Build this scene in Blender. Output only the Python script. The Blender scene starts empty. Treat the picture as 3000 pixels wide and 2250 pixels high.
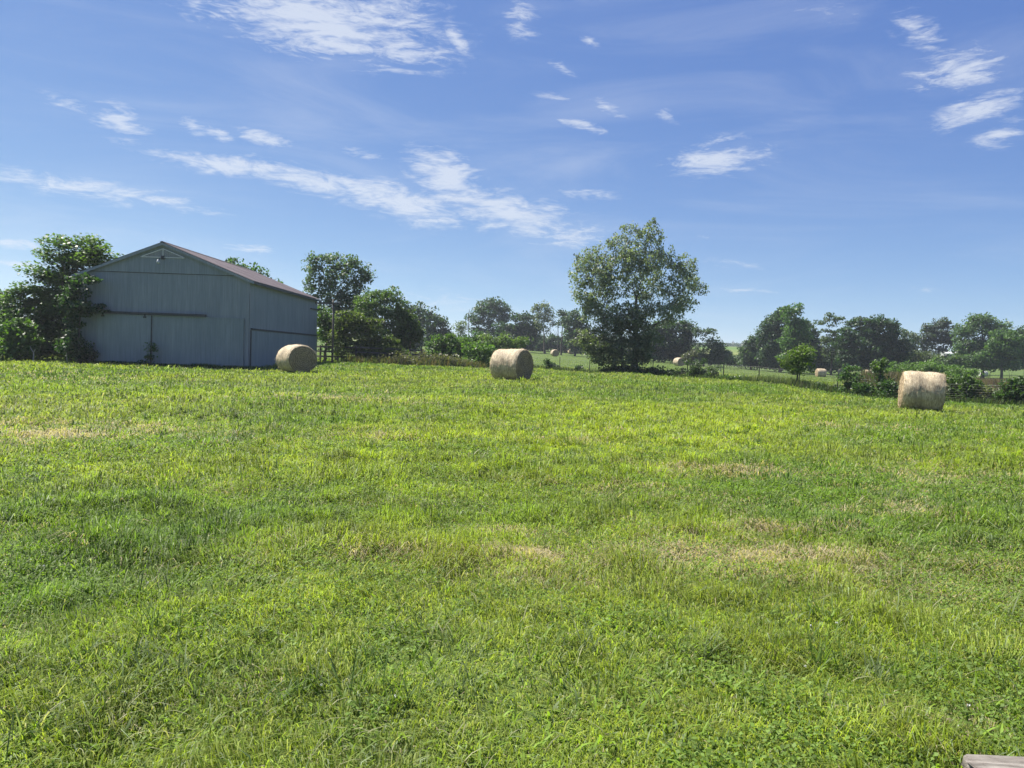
import bpy, math, random
import numpy as np
from mathutils import Matrix, Vector

# ------------------------------------------------------------------ camera
F, W, HH = 2253.0, 3000, 2250
PITCH, ROLL, CAMH = math.atan(85/F), math.radians(2.0), 1.5
fw = np.array([0, math.cos(PITCH), -math.sin(PITCH)])
_r0 = np.array([1, 0, 0.]); _u0 = np.array([0, math.sin(PITCH), math.cos(PITCH)])
rt = math.cos(ROLL)*_r0 + math.sin(ROLL)*_u0
up = -math.sin(ROLL)*_r0 + math.cos(ROLL)*_u0
scene = bpy.context.scene
cam = bpy.data.cameras.new('camera'); camo = bpy.data.objects.new('camera', cam)
scene.collection.objects.link(camo); scene.camera = camo
cam.sensor_width = 36; cam.lens = 36*F/W; cam.clip_start = .05; cam.clip_end = 20000
M = Matrix(((rt[0], up[0], -fw[0], 0), (rt[1], up[1], -fw[1], 0), (rt[2], up[2], -fw[2], CAMH), (0, 0, 0, 1)))
camo.matrix_world = M

def ray(px, py):
    v = fw + (px-1500)/F*rt - (py-1125)/F*up
    return v
def at(px, py, d):                      # world point on that line of sight at depth d
    v = ray(px, py); return np.array([0, 0, CAMH]) + v*d/v[1]

# ------------------------------------------------------------------ sky, sun, exposure
SUN_EL, SUN_AZ = math.radians(57), math.radians(-64)      # azimuth from +Y, negative to the left
world = bpy.data.worlds.new('World'); scene.world = world; world.use_nodes = True
nt = world.node_tree; nt.nodes.clear()
def N(t, tree=None, **kw):
    n = (tree or nt).nodes.new(t)
    for k, v in kw.items(): setattr(n, k, v)
    return n
def math_node(tree, op, a, b=None, c=None, clamp=False):
    n = tree.nodes.new('ShaderNodeMath'); n.operation = op; n.use_clamp = clamp
    for i, s in enumerate((a, b, c)):
        if s is None: continue
        if isinstance(s, (int, float)): n.inputs[i].default_value = s
        else: tree.links.new(s, n.inputs[i])
    return n.outputs[0]
out = N('ShaderNodeOutputWorld'); bg = N('ShaderNodeBackground')
sky = N('ShaderNodeTexSky'); sky.sky_type = 'NISHITA'; sky.sun_disc = False
sky.sun_elevation = SUN_EL; sky.sun_rotation = SUN_AZ
sky.altitude = 6000; sky.air_density = 1.0; sky.dust_density = 0.6; sky.ozone_density = 5
bg.inputs['Strength'].default_value = 0.078
tc = N('ShaderNodeTexCoord'); sp = N('ShaderNodeSeparateXYZ'); nt.links.new(tc.outputs['Generated'], sp.inputs[0])
az = math_node(nt, 'ARCTAN2', sp.outputs[0], sp.outputs[1]); el = math_node(nt, 'ARCSINE', sp.outputs[2])
cmb = N('ShaderNodeCombineXYZ'); nt.links.new(az, cmb.inputs[0]); nt.links.new(el, cmb.inputs[1])
# wispy clouds as patches of the sky (centre px, centre py, half length, half width, tilt deg, weight)
CL = [(930, 60, 380, 90, 12, 1.15), (1120, 20, 200, 90, 10, .7), (1525, 60, 60, 45, 50, .8), (1335, 110, 62, 20, 55, .85),
      (200, 300, 95, 20, 15, .75), (350, 355, 95, 45, 30, .95), (570, 370, 45, 25, 30, .85), (640, 390, 60, 18, 15, .75), (770, 402, 90, 20, 14, .95),
      (680, 485, 220, 26, 7, 1.0), (930, 535, 230, 34, 14, 1.0), (1080, 570, 190, 34, 16, .95), (1200, 595, 190, 50, 15, 1.0), (1310, 515, 135, 55, 22, 1.1),
      (1480, 620, 260, 60, 12, 1.0), (1690, 690, 190, 40, 5, .75), (1070, 450, 75, 14, 14, .7),
      (190, 545, 290, 30, 8, .85), (480, 590, 230, 24, 10, .75), (20, 710, 190, 16, 6, .7), (60, 778, 180, 12, 6, .65), (730, 728, 90, 13, 4, .7),
      (1780, 315, 75, 20, 28, .85), (1705, 365, 85, 17, 18, .9), (1650, 202, 50, 14, 25, .7), (1610, 277, 60, 13, 10, .7), (1730, 120, 30, 16, 30, .7), (1940, 330, 70, 15, 25, .6),
      (1720, 568, 110, 18, 6, .8), (2110, 460, 165, 48, -6, .9), (2680, 85, 100, 45, 32, .72), (2800, 205, 160, 55, -12, .95), (2860, 325, 150, 40, -20, .95), (2930, 390, 90, 35, -18, .8),
      (2180, 850, 110, 12, 2, .65), (2150, 770, 130, 14, 4, .5), (2720, 848, 60, 10, 2, .5), (2060, 695, 24, 12, 5, .7), (1280, 880, 240, 34, 4, .5), (2400, 30, 230, 40, 10, .35)]
tot = None
for (px, py, rl, rw, tilt, wt) in CL:
    def azel(p, q):
        v = ray(p, q); v = v/np.linalg.norm(v); return math.atan2(v[0], v[1]), math.asin(v[2])
    a0, e0 = azel(px, py); t = math.radians(tilt)
    a1, e1 = azel(px+rl*math.cos(t), py+rl*math.sin(t)); a2, e2 = azel(px-rw*math.sin(t), py+rw*math.cos(t))
    L1 = math.hypot(a1-a0, e1-e0); L2 = math.hypot(a2-a0, e2-e0)
    mp = N('ShaderNodeMapping'); mp.vector_type = 'TEXTURE'
    mp.inputs['Location'].default_value = (a0, e0, 0); mp.inputs['Rotation'].default_value = (0, 0, math.atan2(e1-e0, a1-a0))
    mp.inputs['Scale'].default_value = (L1*1.45, L2*1.75, 1)
    nt.links.new(cmb.outputs[0], mp.inputs[0])
    ln = N('ShaderNodeVectorMath', operation='LENGTH'); nt.links.new(mp.outputs[0], ln.inputs[0])
    m = math_node(nt, 'SUBTRACT', 1.0, ln.outputs['Value'], clamp=True)
    m = math_node(nt, 'MULTIPLY', math_node(nt, 'POWER', m, .85), wt)
    tot = m if tot is None else math_node(nt, 'MAXIMUM', tot, m)
def sky_noise(rot, sx, sy, scale, detail, rough, dist):
    mp = N('ShaderNodeMapping'); mp.inputs['Rotation'].default_value = (0, 0, rot); mp.inputs['Scale'].default_value = (sx, sy, 1)
    nz = N('ShaderNodeTexNoise'); nz.inputs['Scale'].default_value = scale; nz.inputs['Detail'].default_value = detail
    nz.inputs['Roughness'].default_value = rough; nz.inputs['Distortion'].default_value = dist
    nt.links.new(cmb.outputs[0], mp.inputs[0]); nt.links.new(mp.outputs[0], nz.inputs['Vector']); return nz.outputs['Fac']
n1 = sky_noise(math.radians(24), 1, 3.8, 13, 8, .6, 1.6)
n2 = sky_noise(math.radians(14), 1, 4.5, 45, 6, .6, 1.6)
nn = math_node(nt, 'ADD', math_node(nt, 'MULTIPLY', n1, .68), math_node(nt, 'MULTIPLY', n2, .32))
dens = math_node(nt, 'ADD', math_node(nt, 'MULTIPLY', tot, 1.2), math_node(nt, 'MULTIPLY', math_node(nt, 'SUBTRACT', nn, .5), 3.6))
mr = N('ShaderNodeMapRange'); mr.interpolation_type = 'SMOOTHSTEP'; nt.links.new(dens, mr.inputs['Value'])
mr.inputs['From Min'].default_value = .28; mr.inputs['From Max'].default_value = 1.3; mr.inputs['To Max'].default_value = .72
cden = math_node(nt, 'MULTIPLY', mr.outputs[0], math_node(nt, 'MULTIPLY', tot, 2.2, clamp=True))
veil = N('ShaderNodeMapRange'); veil.interpolation_type = 'SMOOTHSTEP'; nt.links.new(sky_noise(math.radians(16), 1, 5, 2.6, 7, .6, .8), veil.inputs['Value'])
veil.inputs['From Min'].default_value = .42; veil.inputs['From Max'].default_value = .8; veil.inputs['To Max'].default_value = .22
cden = math_node(nt, 'MAXIMUM', cden, veil.outputs[0])
mx = N('ShaderNodeMix', data_type='RGBA'); nt.links.new(cden, mx.inputs['Factor'])
CLOUD_COL = (4.6, 4.9, 5.4, 1)
spc = N('ShaderNodeSeparateColor'); nt.links.new(sky.outputs[0], spc.inputs[0]); cbc = N('ShaderNodeCombineColor')
for i_, (A_c, g_c) in enumerate(((1.02, .91), (1.19, .77), (2.36, .38))):   # colour response of the sky, per channel
    nt.links.new(math_node(nt, 'MULTIPLY', math_node(nt, 'POWER', spc.outputs[i_], g_c), A_c), cbc.inputs[i_])
nt.links.new(cbc.outputs[0], mx.inputs[6]); mx.inputs[7].default_value = CLOUD_COL
nt.links.new(mx.outputs[2], bg.inputs['Color']); nt.links.new(bg.outputs[0], out.inputs[0])

sl = bpy.data.lights.new('sun', 'SUN'); sl.energy = 5.0; sl.angle = math.radians(.5); sl.color = (1, .95, .86)
so = bpy.data.objects.new('sun', sl); scene.collection.objects.link(so)
sdir = Vector((math.sin(SUN_AZ)*math.cos(SUN_EL), math.cos(SUN_AZ)*math.cos(SUN_EL), math.sin(SUN_EL)))
so.rotation_euler = sdir.to_track_quat('Z', 'Y').to_euler()
vs = scene.view_settings; vs.view_transform = 'Standard'; vs.look = 'None'; vs.gamma = 1; vs.exposure = 1.15; vs.use_curve_mapping = False
scene.cycles.max_bounces = 6; scene.cycles.transparent_max_bounces = 8; scene.cycles.transmission_bounces = 4; scene.cycles.diffuse_bounces = 3
scene.cycles.sample_clamp_indirect = 4

# ------------------------------------------------------------------ helpers
rng = np.random.default_rng(7)
random.seed(7)
def link(o, parent=None):
    scene.collection.objects.link(o)
    if parent is not None: o.parent = parent
    return o
def tag(o, label=None, cat=None, group=None, kind=None):
    if label: o['label'] = label
    if cat: o['category'] = cat
    if group: o['group'] = group
    if kind: o['kind'] = kind
    return o
def thing(name, label, cat, loc=(0, 0, 0), rotz=0, group=None):
    o = bpy.data.objects.new(name, None); o.location = loc; o.rotation_euler = (0, 0, rotz); o.empty_display_size = .2
    link(o); return tag(o, label, cat, group)

def mesh_np(name, V, faces, mat, parent=None, tint=None, smooth=False):
    """V (n,3); faces = list of int arrays (m,k); one mesh object."""
    V = np.asarray(V, dtype=np.float32)
    me = bpy.data.meshes.new(name)
    me.vertices.add(len(V)); me.vertices.foreach_set('co', V.ravel())
    li, ls, lt, pos = [], [], [], 0
    for Fc in faces:
        Fc = np.asarray(Fc, dtype=np.int32)
        if len(Fc) == 0: continue
        k = Fc.shape[1]; li.append(Fc.ravel()); ls.append(pos+np.arange(len(Fc), dtype=np.int32)*k); lt.append(np.full(len(Fc), k, np.int32)); pos += Fc.size
    li = np.concatenate(li); ls = np.concatenate(ls); lt = np.concatenate(lt)
    me.loops.add(len(li)); me.loops.foreach_set('vertex_index', li)
    me.polygons.add(len(ls)); me.polygons.foreach_set('loop_start', ls); me.polygons.foreach_set('loop_total', lt)
    if smooth: me.polygons.foreach_set('use_smooth', np.ones(len(ls), bool))
    me.update(calc_edges=True)
    if tint is not None:
        ca = me.color_attributes.new('tint', 'FLOAT_COLOR', 'POINT')
        t = np.ones((len(V), 4), np.float32); t[:, :3] = tint; ca.data.foreach_set('color', t.ravel())
    me.materials.append(mat)
    o = bpy.data.objects.new(name, me); link(o, parent); return o

class MB:                                # collects boxes, tubes and loose faces for one mesh
    def __init__(s): s.v = []; s.f = []
    def add(s, V, Fc):
        b = len(s.v); s.v += [tuple(map(float, p)) for p in V]; s.f += [tuple(b+i for i in q) for q in Fc]
    def box(s, x0, x1, y0, y1, z0, z1):
        s.add([(x0, y0, z0), (x1, y0, z0), (x1, y1, z0), (x0, y1, z0), (x0, y0, z1), (x1, y0, z1), (x1, y1, z1), (x0, y1, z1)],
              [(0, 3, 2, 1), (4, 5, 6, 7), (0, 1, 5, 4), (1, 2, 6, 5), (2, 3, 7, 6), (3, 0, 4, 7)])
    def beam(s, p, q, w, h, upv=(0, 0, 1)):
        p, q = Vector(p), Vector(q); d = (q-p).normalized(); u = Vector(upv); r = d.cross(u).normalized()*w/2; u = r.cross(d).normalized()*h/2
        V = [p-r-u, p+r-u, p+r+u, p-r+u, q-r-u, q+r-u, q+r+u, q-r+u]
        s.add(V, [(0, 1, 2, 3), (4, 7, 6, 5), (0, 4, 5, 1), (1, 5, 6, 2), (2, 6, 7, 3), (3, 7, 4, 0)])
    def tube(s, pts, rad, n=6, cap=True):
        pts = [Vector(p) for p in pts]; rings = []; b = len(s.v)
        for i, p in enumerate(pts):
            t = (pts[min(i+1, len(pts)-1)]-pts[max(i-1, 0)]).normalized()
            a = Vector((1, 0, 0)) if abs(t.x) < .8 else Vector((0, 1, 0))
            e1 = t.cross(a).normalized(); e2 = t.cross(e1)
            r = rad[i] if hasattr(rad, '__len__') else rad
            for k in range(n):
                an = 2*math.pi*k/n; q = p+(e1*math.cos(an)+e2*math.sin(an))*r; s.v.append(tuple(q))
        for i in range(len(pts)-1):
            for k in range(n):
                k2 = (k+1) % n; s.f.append((b+i*n+k, b+i*n+k2, b+(i+1)*n+k2, b+(i+1)*n+k))
        if cap:
            s.f.append(tuple(b+k for k in range(n))[::-1]); s.f.append(tuple(b+(len(pts)-1)*n+k for k in range(n)))
    def build(s, name, mat, parent=None, smooth=False):
        me = bpy.data.meshes.new(name); me.from_pydata(s.v, [], s.f); me.update()
        if smooth: me.polygons.foreach_set('use_smooth', np.ones(len(me.polygons), bool))
        me.materials.append(mat); o = bpy.data.objects.new(name, me); link(o, parent); return o

def vnoise(x, y, seed=0):                # smooth value noise in numpy
    xi, yi = np.floor(x).astype(np.int64), np.floor(y).astype(np.int64); fx, fy = x-xi, y-yi
    fx, fy = fx*fx*(3-2*fx), fy*fy*(3-2*fy)
    def h(a, b):
        n = (a*374761393+b*668265263+seed*974634777) & 0xffffffff
        n = ((n ^ (n >> 13))*1274126177) & 0xffffffff
        return ((n ^ (n >> 16)) & 0xffff)/65535.0
    return (h(xi, yi)*(1-fx)+h(xi+1, yi)*fx)*(1-fy)+(h(xi, yi+1)*(1-fx)+h(xi+1, yi+1)*fx)*fy
def fbm(x, y, seed=0, o=4):
    t = 0; a = .5; s = 0
    for k in range(o): t = t+a*vnoise(x*2**k, y*2**k, seed+k*17); s += a; a *= .5
    return t/s

# ------------------------------------------------------------------ terrain height (thin-plate through surveyed points)
CP = [(0, 0, 0), (0, 8, 0), (7, 7, 0), (-7, 7, 0), (0, 18, .04), (-14, 18, .05), (13, 18, -.05), (0, 28, .14), (-22, 32, .08)]
for (a, b, d) in [(2695, 1205, 30), (1495, 1113, 38), (868, 1092, 43), (1556, 1078, 80), (1640, 1084, 77), (1726, 1094, 73), (1912, 1098, 67), (2014, 1107, 64),
                  (2119, 1112, 61), (2223, 1119, 58.5), (2335, 1133, 56), (1625, 1044, 170), (1673, 1038, 210), (1989, 1072, 138), (2404, 1104, 138),
                  (1264, 1040, 150), (1556, 1025, 230), (1900, 1051, 200), (2150, 1071, 200), (2340, 1084, 200), (2550, 1086, 200), (2870, 1076, 250),
                  (2506, 1160, 52.6), (2820, 1180, 47.2), (3000, 1190, 44.6), (30, 1055, 50), (973, 1065, 57), (2150, 1018, 800), (2880, 1099, 185), (1855, 1088, 69)]:
    p = at(a, b, d); CP.append(tuple(p))
CP += [(-26.6, 47, .08), (-16.2, 47, .05), (-16, 63, .35), (-26, 63, .4), (-70, 60, .3), (-60, 200, 2.5), (-120, 150, 2.0), (40, 90, -.3), (60, 60, -.5), (150, 120, .5),
       (0, 450, 9), (-300, 500, 10), (300, 450, 9), (-450, 900, 14), (0, 800, 14), (600, 800, 15), (0, 110, .6)]
for A in (75, 110, 145, 180, -145, -110, -75):
    for R_, z in ((15, 0), (60, 0), (250, 2), (900, 12)):
        CP.append((R_*math.sin(math.radians(A)), R_*math.cos(math.radians(A)), z))
for A in range(0, 360, 20): CP.append((4000*math.sin(math.radians(A)), 4000*math.cos(math.radians(A)), 18))
CP = np.array(CP)
def emb(x, y):
    r = np.hypot(x, y)+1e-9; v = np.log1p(r/15); return v*x/r, v*y/r
cu, cv = emb(CP[:, 0], CP[:, 1]); n_ = len(CP)
def kern(d2): return .5*d2*np.log(d2+1e-12)
K = kern((cu[:, None]-cu)**2+(cv[:, None]-cv)**2)+np.eye(n_)*2e-4
Pm = np.stack([np.ones(n_), cu, cv], 1); A_ = np.block([[K, Pm], [Pm.T, np.zeros((3, 3))]])
sol = np.linalg.solve(A_, np.concatenate([CP[:, 2], np.zeros(3)]))
def gz(x, y):
    x = np.atleast_1d(np.asarray(x, float)); y = np.atleast_1d(np.asarray(y, float)); o = np.empty(len(x))
    for i in range(0, len(x), 40000):
        u, v = emb(x[i:i+40000], y[i:i+40000])
        o[i:i+40000] = kern((u[:, None]-cu)**2+(v[:, None]-cv)**2) @ sol[:n_] + sol[n_]+sol[n_+1]*u+sol[n_+2]*v
    o += (fbm(x*.45, y*.45, 5, 3)-.5)*.07+(fbm(x*1.9, y*1.9, 6, 2)-.5)*.11*np.exp(-np.hypot(x, y)/22)
    return o
def g1(x, y): return float(gz(x, y)[0])
def ground_at(px, py):                   # where that sight line meets roughly level ground near the camera
    v = ray(px, py); t = -CAMH/v[2]; return v[0]*t, v[1]*t

# ------------------------------------------------------------------ materials
def material(name):
    m = bpy.data.materials.new(name); m.use_nodes = True; t = m.node_tree; b = t.nodes['Principled BSDF']; return m, t, b
def leaf_material(name, rough=.5, spec=.35, transl=.45, tb=(1.25, 1.5, .45)):
    m, t, b = material(name)
    at_ = N('ShaderNodeAttribute', t, attribute_name='tint'); b.inputs['Roughness'].default_value = rough; b.inputs['Specular IOR Level'].default_value = spec
    t.links.new(at_.outputs['Color'], b.inputs['Base Color'])
    mu = N('ShaderNodeMix', t, data_type='RGBA', blend_type='MULTIPLY'); mu.inputs['Factor'].default_value = 1; mu.inputs[7].default_value = (*tb, 1)
    t.links.new(at_.outputs['Color'], mu.inputs[6])
    tr = N('ShaderNodeBsdfTranslucent', t); t.links.new(mu.outputs[2], tr.inputs[0])
    ms = N('ShaderNodeMixShader', t); ms.inputs[0].default_value = transl
    t.links.new(b.outputs[0], ms.inputs[1]); t.links.new(tr.outputs[0], ms.inputs[2]); t.links.new(ms.outputs[0], t.nodes['Material Output'].inputs[0])
    return m
def ramp(t, fac, stops):
    r = N('ShaderNodeValToRGB', t); t.links.new(fac, r.inputs[0])
    while len(r.color_ramp.elements) < len(stops): r.color_ramp.elements.new(.5)
    for e, (p, c) in zip(r.color_ramp.elements, stops): e.position = p; e.color = (*c, 1)
    return r.outputs[0]
def noise(t, vec, scale, detail=4, rough=.55, dist=0, mapscale=None):
    if mapscale:
        mp = N('ShaderNodeMapping', t); mp.inputs['Scale'].default_value = mapscale; t.links.new(vec, mp.inputs[0]); vec = mp.outputs[0]
    n = N('ShaderNodeTexNoise', t); n.inputs['Scale'].default_value = scale; n.inputs['Detail'].default_value = detail
    n.inputs['Roughness'].default_value = rough; n.inputs['Distortion'].default_value = dist; t.links.new(vec, n.inputs['Vector']); return n.outputs['Fac']
def bump(t, b, h, strength=.5, dist=.02):
    n = N('ShaderNodeBump', t); n.inputs['Strength'].default_value = strength; n.inputs['Distance'].default_value = dist
    t.links.new(h, n.inputs['Height']); t.links.new(n.outputs[0], b.inputs['Normal'])
def objco(t): return N('ShaderNodeTexCoord', t).outputs['Object']

M_LEAF = leaf_material('leaf', .48, .4, .42)
M_GRASS = leaf_material('grass_blade', .55, .25, .5, (1.25, 1.35, .5))

m, t, b = material('bark'); M_BARK = m
c = ramp(t, noise(t, objco(t), 6, 6, .7, 0, (1, 1, .25)), [(.3, (.035, .028, .022)), (.7, (.12, .1, .08))]); t.links.new(c, b.inputs['Base Color']); b.inputs['Roughness'].default_value = .9
m, t, b = material('pale_bark'); M_PALE = m
c = ramp(t, noise(t, objco(t), 9, 5, .7, 0, (1, 1, .3)), [(.3, (.22, .2, .17)), (.7, (.5, .47, .42))]); t.links.new(c, b.inputs['Base Color']); b.inputs['Roughness'].default_value = .85

# ground sheet
m, t, b = material('pasture_ground'); M_GROUND = m
geo = N('ShaderNodeNewGeometry', t); P = geo.outputs['Position']
fine = noise(t, P, 6, 8, .75); mid = noise(t, P, .35, 5, .6, .4); big = noise(t, P, .02, 5, .6, .6); huge = noise(t, P, .0045, 3, .5, .5)
c1 = ramp(t, fine, [(.32, (.03, .045, .014)), (.52, (.08, .125, .03)), (.72, (.16, .21, .06))])
c2 = ramp(t, mid, [(.3, (.75, .85, .7)), (.7, (1.25, 1.12, 1.1))])
mm = N('ShaderNodeMix', t, data_type='RGBA', blend_type='MULTIPLY'); mm.inputs['Factor'].default_value = 1; t.links.new(c1, mm.inputs[6]); t.links.new(c2, mm.inputs[7])
c3 = ramp(t, huge, [(.42, (.085, .15, .03)), (.5, (.17, .18, .055)), (.62, (.1, .15, .04))])
ln = N('ShaderNodeVectorMath', t, operation='LENGTH'); t.links.new(P, ln.inputs[0])
mr = N('ShaderNodeMapRange', t); t.links.new(ln.outputs['Value'], mr.inputs['Value']); mr.inputs['From Min'].default_value = 260; mr.inputs['From Max'].default_value = 330
m2 = N('ShaderNodeMix', t, data_type='RGBA'); t.links.new(mr.outputs[0], m2.inputs['Factor']); t.links.new(mm.outputs[2], m2.inputs[6]); t.links.new(c3, m2.inputs[7])
t.links.new(m2.outputs[2], b.inputs['Base Color']); b.inputs['Roughness'].default_value = .9; b.inputs['Specular IOR Level'].default_value = .15
bump(t, b, fine, .6, .05)

# ------------------------------------------------------------------ ground
rs = np.concatenate([[0], np.geomspace(.6, 6000, 170)]); na = 400
aa = np.linspace(0, 2*np.pi, na, endpoint=False)
gx = (rs[1:, None]*np.sin(aa)).ravel(); gy = (rs[1:, None]*np.cos(aa)).ravel(); gzv = gz(gx, gy)
V = np.concatenate([[[0, 0, g1(0, 0)]], np.stack([gx, gy, gzv], 1)])
nr = len(rs)-1; i = np.arange(nr-1)[:, None]; j = np.arange(na)[None, :]; j2 = (j+1) % na
Q = np.stack([1+i*na+j, 1+(i+1)*na+j, 1+(i+1)*na+j2, 1+i*na+j2], -1).reshape(-1, 4)[:, ::-1]
T = np.stack([np.zeros(na, int), 1+np.arange(na), 1+(np.arange(na)+1) % na], 1)[:, ::-1]
ground = mesh_np('ground', V, [Q, T], M_GROUND, smooth=True); ground['kind'] = 'structure'

# ------------------------------------------------------------------ barn
BX0, BX1, BY0, BY1 = -26.65, -16.16, 47.0, 63.2
EAVE, APX, APZ = 5.46, -21.45, 7.5
BG = 0.0
def ztop(x):                             # underside of the roof over x
    return APZ-(abs(x-APX))*(APZ-EAVE)/(BX1-APX) if x > APX else APZ-(abs(x-APX))*(APZ-EAVE)/(APX-BX0)
def siding_mat(name, tone=(1, 1, 1)):
    m, t, b = material(name); o = objco(t)
    broad = noise(t, o, .5, 4, .6); stain = noise(t, o, 1.4, 5, .65, .2, (1.6, 1.6, .12)); grain = noise(t, o, 14, 4, .6, 0, (1, 1, .05))
    c = ramp(t, stain, [(.3, (.185*tone[0], .21*tone[1], .235*tone[2])), (.55, (.215*tone[0], .24*tone[1], .265*tone[2])), (.75, (.235*tone[0], .262*tone[1], .288*tone[2]))])
    c2 = ramp(t, broad, [(.3, (.92, .93, .94)), (.7, (1.06, 1.05, 1.04))]); c3 = ramp(t, grain, [(.35, (.88, .88, .88)), (.65, (1.1, 1.1, 1.1))])
    a = N('ShaderNodeMix', t, data_type='RGBA', blend_type='MULTIPLY'); a.inputs['Factor'].default_value = 1; t.links.new(c, a.inputs[6]); t.links.new(c2, a.inputs[7])
    d = N('ShaderNodeMix', t, data_type='RGBA', blend_type='MULTIPLY'); d.inputs['Factor'].default_value = 1; t.links.new(a.outputs[2], d.inputs[6]); t.links.new(c3, d.inputs[7])
    t.links.new(d.outputs[2], b.inputs['Base Color']); b.inputs['Roughness'].default_value = .65; bump(t, b, grain, .3, .01); return m
M_SIDE = siding_mat('painted_siding'); M_DOOR = siding_mat('painted_door', (.96, 1.0, .96)); M_TRIM = siding_mat('painted_trim', (1.08, 1.05, 1.04)); M_TRIM2 = siding_mat('louvre_paint', (2, 1.8, 1.7)); M_VENT = siding_mat('vent_paint', (3, 2.6, 2.4))
m, t, b = material('dark_metal'); M_DARK = m; b.inputs['Base Color'].default_value = (.035, .04, .045, 1); b.inputs['Roughness'].default_value = .6
t.links.new(ramp(t, noise(t, objco(t), 5), [(.3, (.02, .024, .028)), (.7, (.06, .06, .06))]), b.inputs['Base Color'])
m, t, b = material('rusty_roof'); M_ROOF = m; o_ = objco(t)
c = ramp(t, noise(t, o_, 1.1, 6, .7, .3, (.35, 1.4, 1)), [(.3, (.05, .034, .03)), (.48, (.1, .074, .068)), (.62, (.16, .13, .122)), (.78, (.27, .245, .235))])
t.links.new(c, b.inputs['Base Color']); b.inputs['Roughness'].default_value = .55; b.inputs['Metallic'].default_value = .1
m, t, b = material('lamp_glass'); M_LAMP = m; t.links.new(ramp(t, noise(t, objco(t), 9), [(.3, (.32, .34, .35)), (.7, (.5, .5, .48))]), b.inputs['Base Color']); b.inputs['Roughness'].default_value = .3

barn = thing('barn', 'grey-blue metal-sided gable barn with big sliding doors and rusty brown roof', 'barn', (APX, BY0, BG))
def L(x, y, z): return (x-APX, y-BY0, z-BG)
def ribbed(mb, a, bb, axis, fixed, outward, z0, zt, pitch=.3048, depth=.008, w=.03):
    """vertical board siding from a to b along axis; zt is a number or function"""
    pts = []; s = a
    while s < bb-1e-6:
        e = min(s+pitch, bb); pts += [(s, 0), (e-w, 0), (e-w*.7, -depth), (e-w*.3, -depth)] if e-s > w*1.5 else [(s, 0)]; s = e
    pts.append((bb, 0)); f = zt if callable(zt) else (lambda _: zt)
    V = []; Fc = []
    for (s, dd) in pts:
        o = fixed+outward*dd
        for z in (z0, f(s)): V.append(L(s, o, z) if axis == 'x' else L(o, s, z))
    for i in range(len(pts)-1): Fc.append((2*i, 2*i+2, 2*i+3, 2*i+1))
    mb.add(V, Fc)
mb = MB(); ribbed(mb, BX0, BX1, 'x', BY0, -1, -.5, lambda x: min(5.76, ztop(x))); mb.build('front_wall', M_SIDE, barn)
mb = MB(); ribbed(mb, BX0+.75, BX1-.85, 'x', BY0-.035, -1, 5.74, lambda x: max(5.74, ztop(x)-.0)); gp = mb.build('gable_panel', M_SIDE, barn)
mb = MB(); mb.box(BX0+.75-APX, BX1-.85-APX, -.033, -.001, 5.7, 5.738); mb.build('seam_shadow_strip', M_DARK, gp)  # dark strip added under the gable panel to draw the seam's shadow line
mb = MB(); ribbed(mb, BY0, BY1, 'y', BX1, 1, 2.58, EAVE); ribbed(mb, BY0, BY1, 'y', BX1-.03, 1, -.5, 2.6); mb.build('side_wall', M_SIDE, barn)
mb = MB(); ribbed(mb, BY0, BY1, 'y', BX0, -1, -.5, EAVE); mb.build('side_wall', M_SIDE, barn)
mb = MB(); ribbed(mb, BX0, BX1, 'x', BY1, 1, -.5, ztop); mb.build('rear_wall', M_SIDE, barn)
# sliding doors
def slab(mb, x0, x1, y0, y1, z0, z1): mb.box(x0-APX, x1-APX, y0-BY0, y1-BY0, z0-BG, z1-BG)
def ldoor(x0, x1, yf, z1):
    mb = MB(); slab(mb, x0, x1, yf+.012, BY0-.002, -.1, z1); ribbed(mb, x0, x1, 'x', yf, -1, -.1, z1, .3, .006, .02); d = mb.build('sliding_door', M_DOOR, barn)
    fr = MB()
    for q in ((x0, x0+.05), (x1-.05, x1)): slab(fr, q[0], q[1], yf-.02, yf+.01, -.1, z1)
    slab(fr, x0+.05, x1-.05, yf-.02, yf+.01, z1-.05, z1); fr.build('door_frame', M_DOOR, d); return d
d1 = ldoor(-25.38, -22.08, BY0-.14, 3.13)
for x in (-25.0, -22.45):
    h = MB(); slab(h, x-.05, x+.05, BY0-.19, BY0-.165, 3.0, 3.3); slab(h, x-.09, x+.09, BY0-.2, BY0-.165, 2.97, 3.06); h.build('roller_hanger', M_DARK, d1)
d2 = ldoor(-22.03, -16.45, BY0-.075, 3.16)
mb = MB(); slab(mb, -25.4, -18.75, BY0-.2, BY0-.04, 3.2, 3.3); slab(mb, -25.4, -18.75, BY0-.23, BY0-.2, 3.18, 3.31); mb.build('door_track', M_DARK, barn)
mb = MB(); slab(mb, -22.08, -22.03, BY0-.155, BY0-.08, -.1, 3.13); mb.build('door_edge', M_DARK, barn)
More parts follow.
